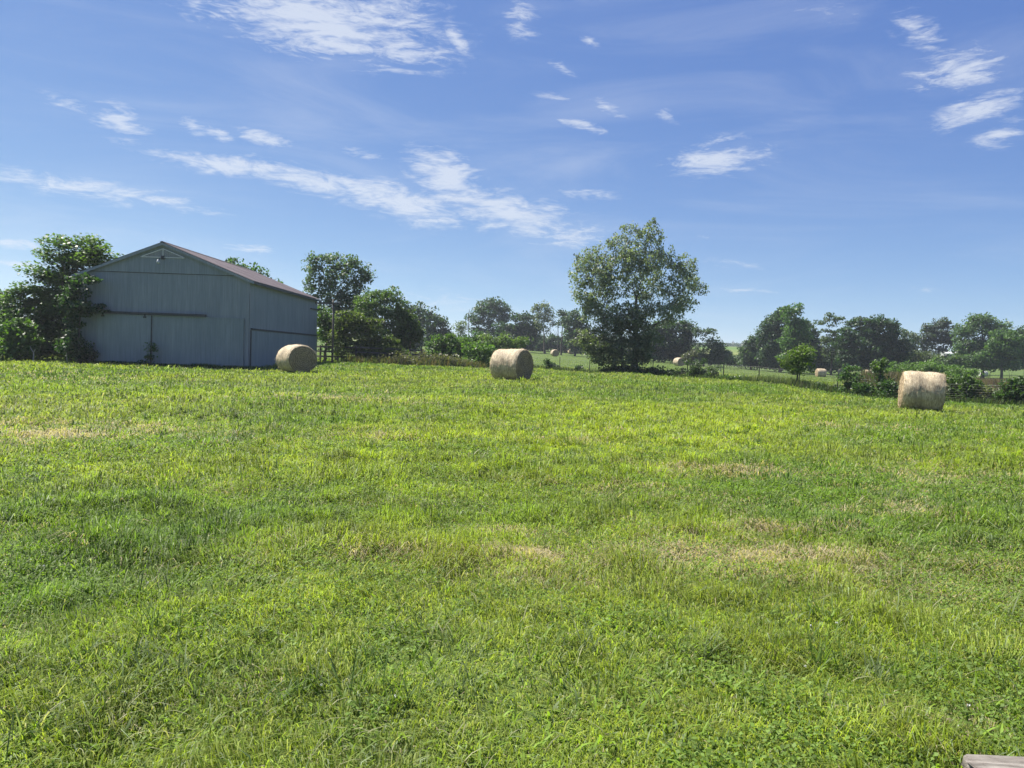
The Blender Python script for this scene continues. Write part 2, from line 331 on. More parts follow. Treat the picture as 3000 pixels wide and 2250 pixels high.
# side door
mb = MB(); ribbed(mb, BY0+.35, BY1-.1, 'y', BX1+.07, 1, -.2, 2.45, .3, .006, .02); mb.box(BX1-.02-APX, BX1+.055-APX, .35, BY1-.1-BY0, -.2, 2.44); sd = mb.build('side_door', M_DOOR, barn)
mb = MB(); mb.box(BX1+.02-APX, BX1+.12-APX, .3, BY1-.05-BY0, 2.5, 2.58); mb.build('door_track', M_DARK, barn)
mb = MB(); mb.box(BX1+.005-APX, BX1+.06-APX, .16, .34, -.2, 2.45); mb.build('door_edge', M_DARK, barn)
mb = MB(); mb.box(BX1-APX, BX1+.12-APX, BY1-2.2-BY0, BY1-.02-BY0, 4.6, 4.66); mb.box(BX1-APX, BX1+.5-APX, BY1-.1-BY0, BY1-.03-BY0, 4.66, 4.72); mb.build('hay_bracket', M_DARK, barn)
# corner trims
mb = MB(); mb.box(BX1-.16-APX, BX1+.03-APX, -.045, -.004, -.2, EAVE); mb.box(BX1+.003-APX, BX1+.035-APX, -.045, .14, -.2, EAVE); mb.build('corner_trim', M_TRIM, barn)
mb = MB(); mb.box(BX0-.03-APX, BX0+.13-APX, -.045, -.004, -.2, EAVE); mb.build('corner_trim', M_TRIM, barn)
# roof (corrugated, overhanging)
def roof_side(xe, sgn):
    mb = MB(); ov = .3; n = 64; yA, yB = BY0-.22, BY1+.22; sl_ = (APZ-EAVE)/abs(xe-APX)
    zr, ze = APZ+.1, EAVE+.1-sl_*ov; xo = xe+sgn*ov
    ys = np.linspace(yA, yB, n*4+1); V = []; Fc = []
    for k, y in enumerate(ys):
        dz = .018*(1 if k % 4 in (1, 2) else 0)
        V += [L(APX, y, zr+dz), L(xo, y, ze+dz), L(APX, y, zr+dz-.03), L(xo, y, ze+dz-.03)]
    for k in range(len(ys)-1):
        a = 4*k; c = a+4; Fc += [(a, a+1, c+1, c), (a+2, c+2, c+3, a+3), (a+1, a+3, c+3, c+1)]
    mb.add(V, Fc); mb.build('roof', M_ROOF, barn)
    fb = MB()
    V = [L(APX, yA-.01, zr-.03), L(xo, yA-.01, ze-.03), L(xo, yA-.01, ze-.2), L(APX, yA-.01, zr-.2)]; V2 = [(p[0], p[1]+.04, p[2]) for p in V]
    fb.add(V+V2, [(0, 1, 2, 3), (7, 6, 5, 4), (0, 4, 5, 1), (1, 5, 6, 2), (2, 6, 7, 3), (3, 7, 4, 0)]); fb.build('rake_board', M_TRIM, barn)
    # soffit under the rake
    sb = MB(); V = [L(APX, yA+.03, zr-.13), L(xo, yA+.03, ze-.13), L(xo, BY0, ze-.13), L(APX, BY0, zr-.13)]; sb.add(V, [(0, 1, 2, 3)]); sb.build('soffit', M_SIDE, barn)
    eb = MB(); x_a, x_b = sorted((xo-sgn*.05, xo-sgn*.01)); slab(eb, x_a, x_b, yA+.04, yB, ze-.17, ze-.035); eb.build('eave_board', M_DARK if sgn > 0 else M_TRIM, barn)
roof_side(BX1, 1); roof_side(BX0, -1)
mb = MB(); V = []
for y in (BY0-.24, BY1+.24): V += [L(APX-.16, y, APZ+.085), L(APX, y, APZ+.15), L(APX+.16, y, APZ+.085)]
mb.add(V, [(0, 1, 4, 3), (1, 2, 5, 4)]); mb.build('ridge_cap', M_ROOF, barn)
# gable vent
vt = MB(); vx0, vx1, vz0, vz1, vy = -22.8, -20.1, 6.68, 7.2, BY0-.06
for (p, q) in (((vx0, vz0), (vx1, vz0)), ((vx0, vz0), (APX, vz1)), ((vx1, vz0), (APX, vz1)), ((APX, vz0), (APX, vz1))):
    vt.beam(L(p[0], vy-.01, p[1]), L(q[0], vy-.01, q[1]), .04, .045, (0, 1, 0))
vent = vt.build('gable_vent', M_VENT, barn)
sv = MB()
for k in range(1, 9):
    f = k/9; z = vz0+(vz1-vz0)*f; hw = (vx1-vx0)/2*(1-f)
    if hw > .08: sv.box((vx0+vx1)/2-hw-APX, (vx0+vx1)/2+hw-APX, vy-BY0-.005, vy-BY0+.02, z-.015, z+.012)
sv.build('louvres', M_TRIM2, vent)
bk = MB(); bk.add([L(vx0, vy+.018, vz0), L(vx1, vy+.018, vz0), L(APX, vy+.018, vz1)], [(0, 1, 2)]); bk.build('vent_back', M_DARK, vent)
lb = MB(); lb.tube([L(APX-.02, BY0-.04, 6.66), L(APX-.06, BY0-.3, 6.62), L(APX-.12, BY0-.42, 6.5)], .02, 6); lb.box(APX-.1-APX, APX+.08-APX, -.12, -.036, 6.56, 6.78); lamp = lb.build('barn_lamp', M_DARK, barn)
hb = MB(); cx, cy = -21.57-APX, -.42
prof = [(.04, 6.5), (.07, 6.47), (.09, 6.42), (.1, 6.37), (.12, 6.32), (.09, 6.27), (.04, 6.25)]
b0 = len(hb.v)
for (r_, z) in prof:
    for k in range(14): hb.v.append((cx+r_*math.cos(k*2*math.pi/14), cy+r_*math.sin(k*2*math.pi/14), z))
for i_ in range(len(prof)-1):
    for k in range(14): hb.f.append((i_*14+k, i_*14+(k+1) % 14, (i_+1)*14+(k+1) % 14, (i_+1)*14+k))
hb.f.append(tuple(range(14))[::-1]); hb.f.append(tuple((len(prof)-1)*14+k for k in range(14)))
hb.build('lamp_shade', M_LAMP, lamp, True)

# ------------------------------------------------------------------ hay bales
m, t, b = material('hay_wrap'); M_WRAP = m; o_ = objco(t); s_ = N('ShaderNodeSeparateXYZ', t); t.links.new(o_, s_.inputs[0])
ang = math_node(t, 'ARCTAN2', s_.outputs[1], math_node(t, 'SUBTRACT', s_.outputs[2], .8))
cb = N('ShaderNodeCombineXYZ', t); t.links.new(math_node(t, 'MULTIPLY', s_.outputs[0], 3.2), cb.inputs[0]); t.links.new(math_node(t, 'MULTIPLY', ang, .55), cb.inputs[1])
n_a = noise(t, cb.outputs[0], 9, 8, .75, .4); n_b = noise(t, o_, 2.2, 5, .6, .4); n_c = noise(t, cb.outputs[0], 2.0, 4, .6, .3)
c1 = ramp(t, n_a, [(.3, (.16, .115, .065)), (.48, (.36, .29, .185)), (.62, (.55, .465, .32)), (.78, (.78, .7, .54))])
c2 = ramp(t, n_b, [(.3, (.6, .59, .6)), (.5, (1, 1, 1)), (.68, (1.3, 1.28, 1.25))]); c3 = ramp(t, n_c, [(.35, (.82, .8, .78)), (.65, (1.14, 1.14, 1.14))])
a = N('ShaderNodeMix', t, data_type='RGBA', blend_type='MULTIPLY'); a.inputs['Factor'].default_value = 1; t.links.new(c1, a.inputs[6]); t.links.new(c2, a.inputs[7])
d = N('ShaderNodeMix', t, data_type='RGBA', blend_type='MULTIPLY'); d.inputs['Factor'].default_value = 1; t.links.new(a.outputs[2], d.inputs[6]); t.links.new(c3, d.inputs[7])
t.links.new(d.outputs[2], b.inputs['Base Color']); b.inputs['Roughness'].default_value = .75; bump(t, b, n_a, .9, .03)
m, t, b = material('hay_end'); M_END = m; o_ = objco(t); s_ = N('ShaderNodeSeparateXYZ', t); t.links.new(o_, s_.inputs[0])
zz = math_node(t, 'SUBTRACT', s_.outputs[2], .8); ang = math_node(t, 'ARCTAN2', s_.outputs[1], zz)
rr = math_node(t, 'SQRT', math_node(t, 'ADD', math_node(t, 'POWER', s_.outputs[1], 2), math_node(t, 'POWER', zz, 2)))
cb = N('ShaderNodeCombineXYZ', t); t.links.new(math_node(t, 'MULTIPLY', math_node(t, 'ADD', rr, math_node(t, 'MULTIPLY', ang, .02)), 5), cb.inputs[0]); t.links.new(math_node(t, 'MULTIPLY', ang, .7), cb.inputs[1])
n_a = noise(t, cb.outputs[0], 4.5, 7, .7, .5); n_b = noise(t, o_, 14, 6, .75, .3)
ring = math_node(t, 'SINE', math_node(t, 'ADD', math_node(t, 'MULTIPLY', rr, 62), math_node(t, 'ADD', ang, math_node(t, 'MULTIPLY', n_a, 5))))
mixn = math_node(t, 'ADD', math_node(t, 'ADD', math_node(t, 'MULTIPLY', n_a, .6), math_node(t, 'MULTIPLY', n_b, .4)), math_node(t, 'MULTIPLY', ring, .045))
c1 = ramp(t, mixn, [(.36, (.09, .062, .03)), (.46, (.2, .145, .08)), (.56, (.33, .25, .145)), (.7, (.5, .4, .25))])
t.links.new(c1, b.inputs['Base Color']); b.inputs['Roughness'].default_value = .85; bump(t, b, mixn, 1.0, .05)
m, t, b = material('straw'); M_STRAW = m; t.links.new(ramp(t, noise(t, objco(t), 12), [(.3, (.34, .25, .12)), (.7, (.7, .58, .36))]), b.inputs['Base Color']); b.inputs['Roughness'].default_value = .7
m, t, b = material('white_wrap'); M_WHITE = m; t.links.new(ramp(t, noise(t, objco(t), 5), [(.3, (.45, .45, .43)), (.7, (.65, .65, .62))]), b.inputs['Base Color']); b.inputs['Roughness'].default_value = .4

def bale_meshes(seed, Rad=.8, Len=1.5, sag=.06, cone=0., skew=0., detail=1):
    """meshes of one round bale, axis along local x, standing on z=0"""
    nc, nl, nrg = (120, 30, 26) if detail else (40, 8, 8); th = np.linspace(0, 2*np.pi, nc, endpoint=False)
    def prof(x, th, f):
        rr = Rad*f*(1+cone*x/Len)
        wob = (fbm(np.cos(th)*2.2+x*1.3+seed, np.sin(th)*2.2+7+x*.9, seed, 3)-.5)*.07+(fbm(np.cos(th)*9+x*6, np.sin(th)*9+3+x*5, seed+5, 2)-.5)*.03
        rr = rr*(1+wob*f)
        y = np.sin(th)*rr*(1+sag); z = Rad+np.cos(th)*rr*(1-sag*.4)
        z = np.where(z < .12, .12-(.12-z)*.3, z) - .07
        return y, z
    def edge(u): return 1-.07*np.abs(u)**9
    U = np.linspace(-1, 1, nl+1); V = []
    ridge = lambda u: 1+.012*np.sin(u*7+seed)+(.02*np.exp(-((u-.3*np.sin(seed))**2)/.004))
    for u in U:
        x = np.full(nc, u*Len/2); y, z = prof(x, th, edge(u)*ridge(u)); V.append(np.stack([x+skew*(z-Rad), y, z], 1))
    i = np.arange(nl)[:, None]; j = np.arange(nc)[None]; j2 = (j+1) % nc
    Q = np.stack([i*nc+j, i*nc+j2, (i+1)*nc+j2, (i+1)*nc+j], -1).reshape(-1, 4)
    side = (np.concatenate(V), [Q])
    ends = []
    for s in (-1, 1):
        V = []
        for k in range(nrg):
            f = 1-k/nrg; x = np.full(nc, s*(Len/2+.05*(1-f**3)+(.018*math.sin(f*44) if detail else 0)));
            x = x+s*(fbm(np.cos(th)*f*4+9, np.sin(th)*f*4+seed, seed+s, 3)-.5)*.08
            if k == 0: x = np.full(nc, s*Len/2)
            y, z = prof(np.full(nc, s*Len/2), th, edge(1)*ridge(s)*f); V.append(np.stack([x+skew*(z-Rad), y, z], 1))
        V = np.concatenate(V+[V[-1].mean(0)[None]]); i = np.arange(nrg-1)[:, None]
        Q = np.stack([i*nc+j, i*nc+j2, (i+1)*nc+j2, (i+1)*nc+j], -1).reshape(-1, 4)
        jj = np.arange(nc); T = np.stack([(nrg-1)*nc+jj, (nrg-1)*nc+(jj+1) % nc, np.full(nc, nrg*nc)], 1)
        if s < 0: Q = Q[:, ::-1]; T = T[:, ::-1]
        ends.append((V, [Q, T]))
    return side, ends
def make_bale(label, px, py, d, angle, group='round hay bales lying in the fields', seed=1, detail=1, white=False, **kw):
    p = at(px, py, d); x, y = p[0], p[1]; z = g1(x, y)
    t_ = thing('hay_bale', label, 'hay bale', (x, y, z-.02), math.radians(angle), group)
    side, ends = bale_meshes(seed, detail=detail, **kw)
    mesh_np('wrapped_side', side[0], side[1], M_WHITE if white else M_WRAP, t_, smooth=True)
    for e in ends: mesh_np('end_face', e[0], e[1], M_WHITE if white else M_END, t_, smooth=True)
    if detail:                           # loose wisps
        r = np.random.default_rng(seed); S, _ = side; n = 900; Len = kw.get('Len', 1.5)
        idx = r.integers(0, len(S), n); E = np.where(np.abs(S[:, 0]) > Len/2*.9)[0]; idx[:500] = r.choice(E, 500); P = S[idx]
        nrm = P-np.array([0, 0, .8]); nrm[:, 0] = np.sign(P[:, 0])*.5*(np.abs(P[:, 0]) > Len*.45); nrm /= np.linalg.norm(nrm, axis=1)[:, None]
        dr = nrm*.35+r.normal(size=(n, 3))*.6+np.array([0, 0, -.5]); dr /= np.linalg.norm(dr, axis=1)[:, None]
        Ln = r.uniform(.05, .17, n)[:, None]; sd = np.cross(dr, r.normal(size=(n, 3))); sd /= np.linalg.norm(sd, axis=1)[:, None]; w = .004
        Vv = np.stack([P-sd*w, P+sd*w, P+dr*Ln+nrm*.03], 1).reshape(-1, 3)
        mesh_np('loose_straw', Vv, [np.arange(3*n).reshape(-1, 3)], M_STRAW, t_)
    return t_
make_bale('large round tan hay bale standing in the grass near the barn side wall', 868, 1092, 43, -49, seed=3, Rad=.84, Len=1.55, sag=.08)
make_bale('round hay bale in mid field, its wrapped side and shaded right end both showing', 1497, 1113, 38, -33, seed=8, Rad=.82, Len=1.55, sag=.02, cone=.05)
make_bale('pale round hay bale seen side-on near the brushy fence, with a ridge around its middle', 2697, 1205, 30, -22, seed=5, Rad=.82, Len=1.42, sag=.02, cone=-.05, skew=.06)
FARB = [('small distant hay bale beyond the wire fence, just right of the mid-field bale', 1625, 1044, 170, -75, 11, {}),
        ('smallest distant hay bale with pale rim left of the big tree', 1673, 1038, 210, -80, 12, {}),
        ('distant hay bale with round end facing, right of the big tree', 1989, 1072, 138, -68, 13, {}),
        ('distant hay bale showing its pale wrapped side, right of the yellow-green sapling', 2404, 1104, 138, -2, 14, {}),
        ('distant hay bale half hidden behind green bushes beside the barn trees', 1264, 1040, 150, -60, 15, {}),
        ('distant hay bale peeking out between two leafy shoots on the fence', 2468, 1098, 160, -40, 16, {})]
for (lab, px, py, d, an, sd, kw) in FARB: make_bale(lab, px, py, d, an, seed=sd, detail=0, **kw)
make_bale('distant hay bale barely showing beside the vine-covered post', 2546, 1100, 165, -20, seed=17, detail=0)
make_bale('whitish distant hay bale lying behind brown weeds at far right', 2880, 1101, 175, 8, seed=18, detail=0, white=True, Len=1.5, Rad=.7)

# ------------------------------------------------------------------ vegetation builders
def branch(mb, p0, p1, r0, r1, r, wob=.12, n=6, sides=5, lift=.25):
    p0 = np.array(p0, float); p1 = np.array(p1, float); Ld = np.linalg.norm(p1-p0)+1e-6; pts = []; rad = []
    c = (p0+p1)/2+np.array([0, 0, lift*Ld])*(-.5 if p1[2]-p0[2] > Ld*.85 else -.35)+r.normal(size=3)*wob*Ld*.6
    for k in range(n+1):
        f = k/n; q = (1-f)**2*p0+2*f*(1-f)*c+f*f*p1
        if 0 < k < n: q = q+r.normal(size=3)*wob*Ld*.12
        pts.append(q); rad.append(r0+(r1-r0)*f)
    mb.tube(pts, rad, sides, cap=False); return pts
def plant(name, label, cat, d, base, puffs, col, leaf=.2, dens=2.3, clump=.5, flat=.65, trunk=.16, layered=0, stems=1, twigs=5, seed=1, group=None,
          col2=None, bark=None, jitter=.5, trunk_top=.8, droop=.0, limbs=True, depth=1.0, bright=.25, part='crown', sub=None):
    """d metres away; base (px,py) of the trunk; puffs [(px,py,rx,ry[,dens])] in photo pixels at that distance"""
    r = np.random.default_rng(seed*101+3); s = d/F
    bp = at(base[0], base[1], d); bz = g1(bp[0], bp[1]); B = np.array([bp[0], bp[1], bz])
    root = thing(name, label, cat, tuple(B), 0, group)
    C, Rr, cl = [], [], []; LIMB = []
    PU = []
    for q in puffs:
        c = at(q[0], q[1], d); rx, rz = q[2]*s, q[3]*s; dy = r.uniform(-1, 1)*rx*jitter
        c = c+np.array([0, dy, 0]); PU.append((c, rx, rz, q[4] if len(q) > 4 else 1.0))
    mb = MB(); tops = max(p[0][2] for p in PU); cx = np.mean([p[0][0] for p in PU]); cyy = np.mean([p[0][1] for p in PU])
    tp = None
    if limbs:
        zt = B[2]+(tops-B[2])*trunk_top; T_ = np.array([cx*.7+B[0]*.3, cyy, zt])
        for k in range(stems):
            off = np.array([0, 0, 0]) if stems == 1 else np.array([r.normal()*.25*max(1, PU[0][1]*.3), r.normal()*.2, 0])
            tt = T_ if stems == 1 else PU[k % len(PU)][0]
            pts = branch(mb, B+off-np.array([0, 0, .15]), tt, trunk/math.sqrt(stems), trunk*.25/math.sqrt(stems), r, .05, 8, 7, 0)
            if tp is None: tp = pts
    for (c, rx, rz, dm) in PU:
        area = math.pi*rx*rz; la = leaf*leaf*.36
        n = int(dens*3.4*dm*area/la); per = max(8, int(n/max(1, 1.35*area*depth/(clump*clump*.9)))); ncl = max(3, n//per)
        dirn = r.normal(size=(ncl, 3)); dirn /= np.linalg.norm(dirn, axis=1)[:, None]
        rad = (.3+.7*np.sqrt(r.random(ncl)))[:, None]*(1+r.normal(size=(ncl, 1))*.1)
        cc = c+dirn*rad*np.array([rx, rx*.9*depth, rz])
        cc[:, 2] = np.maximum(cc[:, 2], bz+.15*rz*r.random(ncl))
        if tp is not None and dm > .3: LIMB.append((c, rx, rz, cc))
        cb_ = r.random(ncl)
        idx = np.repeat(np.arange(ncl), per); nn_ = len(idx)
        csz = clump*(.75+.9*r.random(ncl))[idx][:, None]
        g = r.normal(size=(nn_, 3)); g /= np.maximum(1, np.linalg.norm(g, axis=1)/1.7)[:, None]
        pos = cc[idx]+g*csz*np.array([.6, .6, .6*flat])
        if droop: pos[:, 2] -= droop*np.abs(g[:, 0])*csz[:, 0]
        C.append(pos); Rr.append(np.full(nn_, leaf)); cl.append(cb_[idx])
    if LIMB:                             # limbs fork off the nearest lower wood already grown
        nodes = [(np.array(q), trunk*(1-.7*i/len(tp))/math.sqrt(stems)) for i, q in enumerate(tp) if i >= (2 if stems == 1 else 1)]
        LIMB.sort(key=lambda e: np.linalg.norm(e[0]-tp[len(tp)//2])*(1+.15*r.random()))
        for (c, rx, rz, cc) in LIMB:
            best = min(nodes, key=lambda nd: np.linalg.norm(nd[0]-c)+max(0, nd[0][2]-(c[2]-abs(c[0]-nd[0][0])*.45))*2.5)
            r0 = min(best[1]*.6, trunk*.34); pl = branch(mb, best[0], c+np.array([0, 0, rz*.2]), r0, r0*.35, r, .16, 6, 5, .18)
            nodes += [(np.array(q), r0*(1-.65*i/6)) for i, q in enumerate(pl) if i >= 2]
            for q in cc[:twigs]: branch(mb, pl[r.integers(3, 7)], q, r0*.3, r0*.1, r, .16, 4, 4)
    C = np.concatenate(C); n = len(C); lf = np.concatenate(Rr)*r.uniform(.7, 1.35, n); cb_ = np.concatenate(cl)
    C[:, 2] = np.maximum(C[:, 2], bz+.05)
    nm = r.normal(size=(n, 3)); nm[:, 2] = np.abs(nm[:, 2])+.4+layered*2; nm /= np.linalg.norm(nm, axis=1)[:, None]
    a = np.cross(nm, r.normal(size=(n, 3))); a /= np.linalg.norm(a, axis=1)[:, None]; a[:, 2] -= .25+droop; bb = np.cross(nm, a)
    a *= (lf*.5)[:, None]; bb *= (lf*.36)[:, None]
    V = np.stack([C-a, C+bb-a*.15, C+a, C-bb-a*.15], 1).reshape(-1, 3)-B
    base_c = np.array(col); c2 = np.array(col2 if col2 is not None else base_c*np.array([1.25, 1.2, 1.0]))
    mixv = np.clip(cb_*.75+r.random(n)*.35, 0, 1)[:, None]
    tint = 1.15*(base_c*(1-mixv)+c2*mixv)*(1+(r.random((n, 1))-.5)*bright*2)
    mesh_np(part, V, [np.arange(4*n).reshape(-1, 4)], M_LEAF, root, tint=np.repeat(tint, 4, 0))
    if limbs:
        mb.v = [(x-B[0], y-B[1], z-B[2]) for (x, y, z) in mb.v]; mb.build('trunk' if stems == 1 else 'stems', bark or M_BARK, root, True)
    return root
exec_veg = True
DK, MD, LT, YG, GG, FG = (.03, .062, .026), (.045, .092, .03), (.075, .135, .038), (.15, .24, .03), (.085, .115, .07), (.042, .07, .05)
# ------------------------------------------------------------------ vegetation (all distances and sizes in real metres through d)
TR = 'trees in the far tree line'; HS = 'shrubs in the far hedgerow'; FS = 'shrubs along the wire fence'
V_ = []
def T(label, d, base, puffs, col, **kw): V_.append((kw.pop('name', 'tree'), label, kw.pop('cat', 'tree'), d, base, puffs, col, kw))
def S(label, d, base, puffs, col, **kw):
    kw.setdefault('stems', 3); kw.setdefault('trunk', .06); kw.setdefault('part', 'foliage'); kw.setdefault('twigs', 3)
    V_.append((kw.pop('name', 'shrub'), label, kw.pop('cat', 'shrub'), d, base, puffs, col, kw))
# left of the barn
T('tall layered green tree overhanging the left edge of the barn', 50, (200, 1058),
  [(190, 715, 45, 22), (245, 708, 50, 24), (290, 735, 40, 22), (165, 745, 45, 20), (230, 750, 70, 28), (310, 758, 36, 16), (130, 790, 42, 20), (190, 795, 55, 28), (105, 870, 62, 28), (160, 850, 50, 40), (205, 850, 45, 50), (268, 812, 18, 14), (140, 930, 60, 45), (200, 940, 50, 55), (80, 905, 50, 40), (150, 1000, 60, 45), (110, 960, 60, 45), (110, 1025, 55, 30), (180, 880, 55, 40), (215, 985, 34, 50), (225, 830, 30, 26), (185, 1030, 60, 26), (60, 960, 45, 40), (160, 815, 40, 22), (120, 900, 50, 36), (250, 760, 40, 26), (205, 775, 45, 26), (150, 940, 50, 40), (90, 1030, 50, 24), (70, 870, 30, 20), (215, 925, 40, 40), (205, 1010, 40, 40), (235, 880, 25, 16)],
  (.055, .105, .032), col2=(.12, .18, .055), leaf=.2, dens=2.1, clump=.62, flat=.42, layered=1, trunk=.2, seed=11)
T('low dark branchy tree pressed against the barn front below the overhang', 46.3, (232, 1062), [(262, 893, 34, 16), (290, 900, 18, 11), (242, 912, 22, 20), (222, 940, 20, 26), (238, 818, 24, 18), (222, 850, 26, 26), (214, 890, 28, 30), (212, 990, 22, 34), (205, 1030, 24, 26), (265, 820, 14, 9, .8)], DK, leaf=.2, dens=2.0, clump=.36, trunk=.08, flat=.4, seed=12, jitter=.15)
S('bright green tangled vine bush at the far left field edge', 47, (40, 1055), [(20, 985, 45, 50), (60, 965, 35, 40), (30, 1030, 50, 28), (85, 1010, 30, 40)], (.06, .11, .028), leaf=.18, dens=2.0, clump=.4, seed=13, stems=4)
T('darker green tree behind the vine bush at the far left edge', 62, (10, 1050), [(10, 890, 30, 30), (-20, 930, 50, 55), (25, 940, 30, 50), (0, 1000, 50, 40)], (.05, .09, .04), leaf=.26, dens=2, seed=14)
S('low dark green shrub at the foot of the barn front, left corner', 46.4, (245, 1060), [(240, 1020, 26, 22), (262, 1035, 16, 20), (225, 1045, 24, 14)], (.028, .055, .024), leaf=.13, dens=1.3, clump=.26, seed=15)
V_.append(('sapling', 'young leafy weed tree growing against the big barn doors', 'sapling', 46.5, (440, 1068), [(447, 1012, 14, 7), (440, 1025, 9, 10), (432, 1038, 14, 9), (420, 1058, 14, 6), (455, 1025, 8, 6), (440, 1050, 8, 14)], (.04, .085, .028), dict(leaf=.11, dens=.75, clump=.2, flat=.5, trunk=.03, seed=16, jitter=.1, twigs=2)))
# behind the barn
T('treetop showing over the barn roof, nearer the ridge', 82, (688, 1050), [(688, 775, 22, 14), (710, 782, 16, 12), (690, 830, 50, 45), (700, 900, 60, 60)], MD, leaf=.3, dens=1.3, clump=.6, seed=17)
T('treetop showing over the barn roof, lower and nearer the eave', 82, (768, 1050), [(768, 800, 14, 10), (745, 792, 8, 8), (770, 850, 45, 40), (775, 920, 50, 60)], MD, leaf=.3, dens=1.3, clump=.6, seed=18)
# right of the barn
T('tall grey-green tree rising behind the utility pole', 74, (985, 1062),
  [(920, 762, 24, 24), (970, 758, 32, 20), (1000, 775, 32, 26), (1045, 775, 28, 22), (1065, 800, 22, 24), (920, 800, 26, 28), (960, 810, 40, 32), (1010, 820, 42, 34), (1055, 835, 30, 30), (1080, 815, 16, 18), (905, 840, 16, 16), (930, 855, 30, 24), (980, 870, 50, 30), (1030, 880, 40, 30), (960, 910, 40, 30), (1010, 920, 46, 34), (1050, 900, 40, 30), (1000, 970, 50, 36), (945, 960, 30, 36)],
  (.06, .095, .055), col2=(.1, .14, .09), leaf=.22, dens=1.0, clump=.42, trunk=.24, seed=19, twigs=6, jitter=.3, trunk_top=.6)
T('airy light-green tree with feathery top right of the tall one', 70, (1110, 1062), [(1080, 880, 40, 28), (1120, 868, 36, 24), (1150, 868, 28, 24), (1165, 900, 22, 28), (1110, 920, 55, 40), (1150, 945, 40, 36), (1070, 930, 40, 40), (1180, 985, 30, 30), (1150, 1000, 45, 36), (1100, 985, 50, 40), (1180, 940, 28, 26), (1130, 1030, 60, 24)],
  (.065, .11, .035), col2=(.11, .16, .06), leaf=.18, dens=1.15, clump=.34, trunk=.13, seed=20, twigs=6, jitter=.3)
T('dark olive bushy tree overhanging the board fence', 63.5, (1050, 1066), [(1010, 940, 34, 34), (1050, 935, 34, 32), (1090, 960, 34, 34), (1000, 985, 36, 36), (1060, 1000, 50, 40), (1120, 1010, 40, 32), (1030, 1035, 50, 24), (1090, 1035, 60, 24), (1150, 1035, 40, 22)],
  (.04, .065, .022), col2=(.13, .16, .045), leaf=.18, dens=1.7, clump=.36, flat=.5, trunk=.16, seed=21, jitter=.25)
T('small green tree squeezed between barn corner and utility pole', 66, (950, 1062), [(950, 920, 22, 26), (945, 960, 24, 28), (975, 945, 24, 30), (960, 1000, 30, 24), (985, 985, 24, 26)], (.055, .1, .028), leaf=.2, dens=1.5, clump=.42, seed=22, jitter=.2)
T('rounded olive bush tree at the right end of the board fence', 70, (1200, 1060), [(1185, 930, 26, 30), (1205, 960, 26, 30), (1190, 995, 34, 30), (1225, 985, 20, 22)], (.06, .09, .03), leaf=.22, dens=1.9, clump=.5, seed=23)
T('mid-distance tree with two lobes behind the bushes, taller left lobe', 150, (1218, 1035), [(1195, 905, 20, 16), (1222, 902, 20, 16), (1210, 930, 28, 22), (1225, 955, 30, 24), (1200, 975, 30, 24)], FG, leaf=.45, dens=1.7, clump=.9, trunk=.3, seed=24, group=TR)
T('mid-distance tree sloping down to the right, beside the two-lobed tree', 155, (1261, 1038), [(1255, 915, 20, 14), (1275, 930, 22, 16), (1260, 945, 26, 20), (1292, 955, 18, 16), (1300, 975, 16, 14), (1270, 975, 26, 20), (1311, 990, 11, 12)], FG, leaf=.45, dens=1.7, clump=.9, trunk=.3, seed=25, group=TR)
T('small pale thin tree standing alone in the tree-line gap', 205, (1350, 1010), [(1350, 948, 12, 10), (1343, 962, 13, 11), (1358, 962, 12, 11), (1350, 980, 16, 13)], (.1, .13, .085), leaf=.4, dens=1.0, clump=.8, trunk=.14, seed=26, group=TR, bark=M_PALE)
T('big spreading far tree with open limbs, tallest in the distant centre', 205, (1432, 1022),
  [(1425, 892, 28, 14), (1450, 892, 26, 14), (1405, 915, 28, 14), (1440, 915, 40, 18), (1475, 910, 20, 16), (1390, 935, 20, 12), (1420, 945, 32, 16), (1465, 935, 26, 14), (1400, 970, 24, 12), (1375, 928, 10, 6), (1435, 980, 34, 16), (1488, 925, 10, 8)],
  (.04, .07, .045), col2=(.065, .1, .07), leaf=.5, dens=1.6, clump=1.0, trunk=.42, seed=27, trunk_top=.5, flat=.65, twigs=6, group=TR)
T('low dark rounded tree tucked under the big spreading far tree', 200, (1478, 1025), [(1470, 955, 24, 16), (1490, 965, 20, 18), (1478, 985, 28, 20)], DK, leaf=.5, dens=2.2, clump=1.0, seed=28, group=TR)
T('dark dense far tree left of the open-crowned pale one', 200, (1540, 1025), [(1520, 935, 16, 14), (1545, 930, 20, 12), (1535, 955, 30, 18), (1565, 955, 20, 18), (1525, 980, 26, 18), (1560, 980, 26, 18)], (.032, .058, .036), leaf=.5, dens=2.1, clump=1.0, seed=29, trunk=.3, group=TR)
T('pale open-crowned far tree with a bare forked trunk', 195, (1596, 1022), [(1575, 905, 14, 12), (1595, 900, 16, 12), (1612, 915, 13, 14), (1582, 928, 18, 12), (1603, 935, 16, 12), (1618, 950, 8, 8), (1562, 905, 8, 7), (1590, 952, 14, 10, .7), (1605, 970, 12, 9, .6), (1575, 945, 10, 9, .7)], (.1, .12, .07), col2=(.14, .16, .1), leaf=.42, dens=1.15, clump=.8, trunk=.36, seed=30, flat=.8, group=TR, twigs=6, trunk_top=.55)
T('slim dark round-topped far tree left of the big tree', 190, (1644, 1025), [(1652, 915, 15, 9), (1652, 928, 14, 8), (1645, 950, 12, 8), (1655, 945, 10, 9)], (.035, .06, .04), leaf=.42, dens=1.9, clump=.7, trunk=.26, seed=31, group=TR)
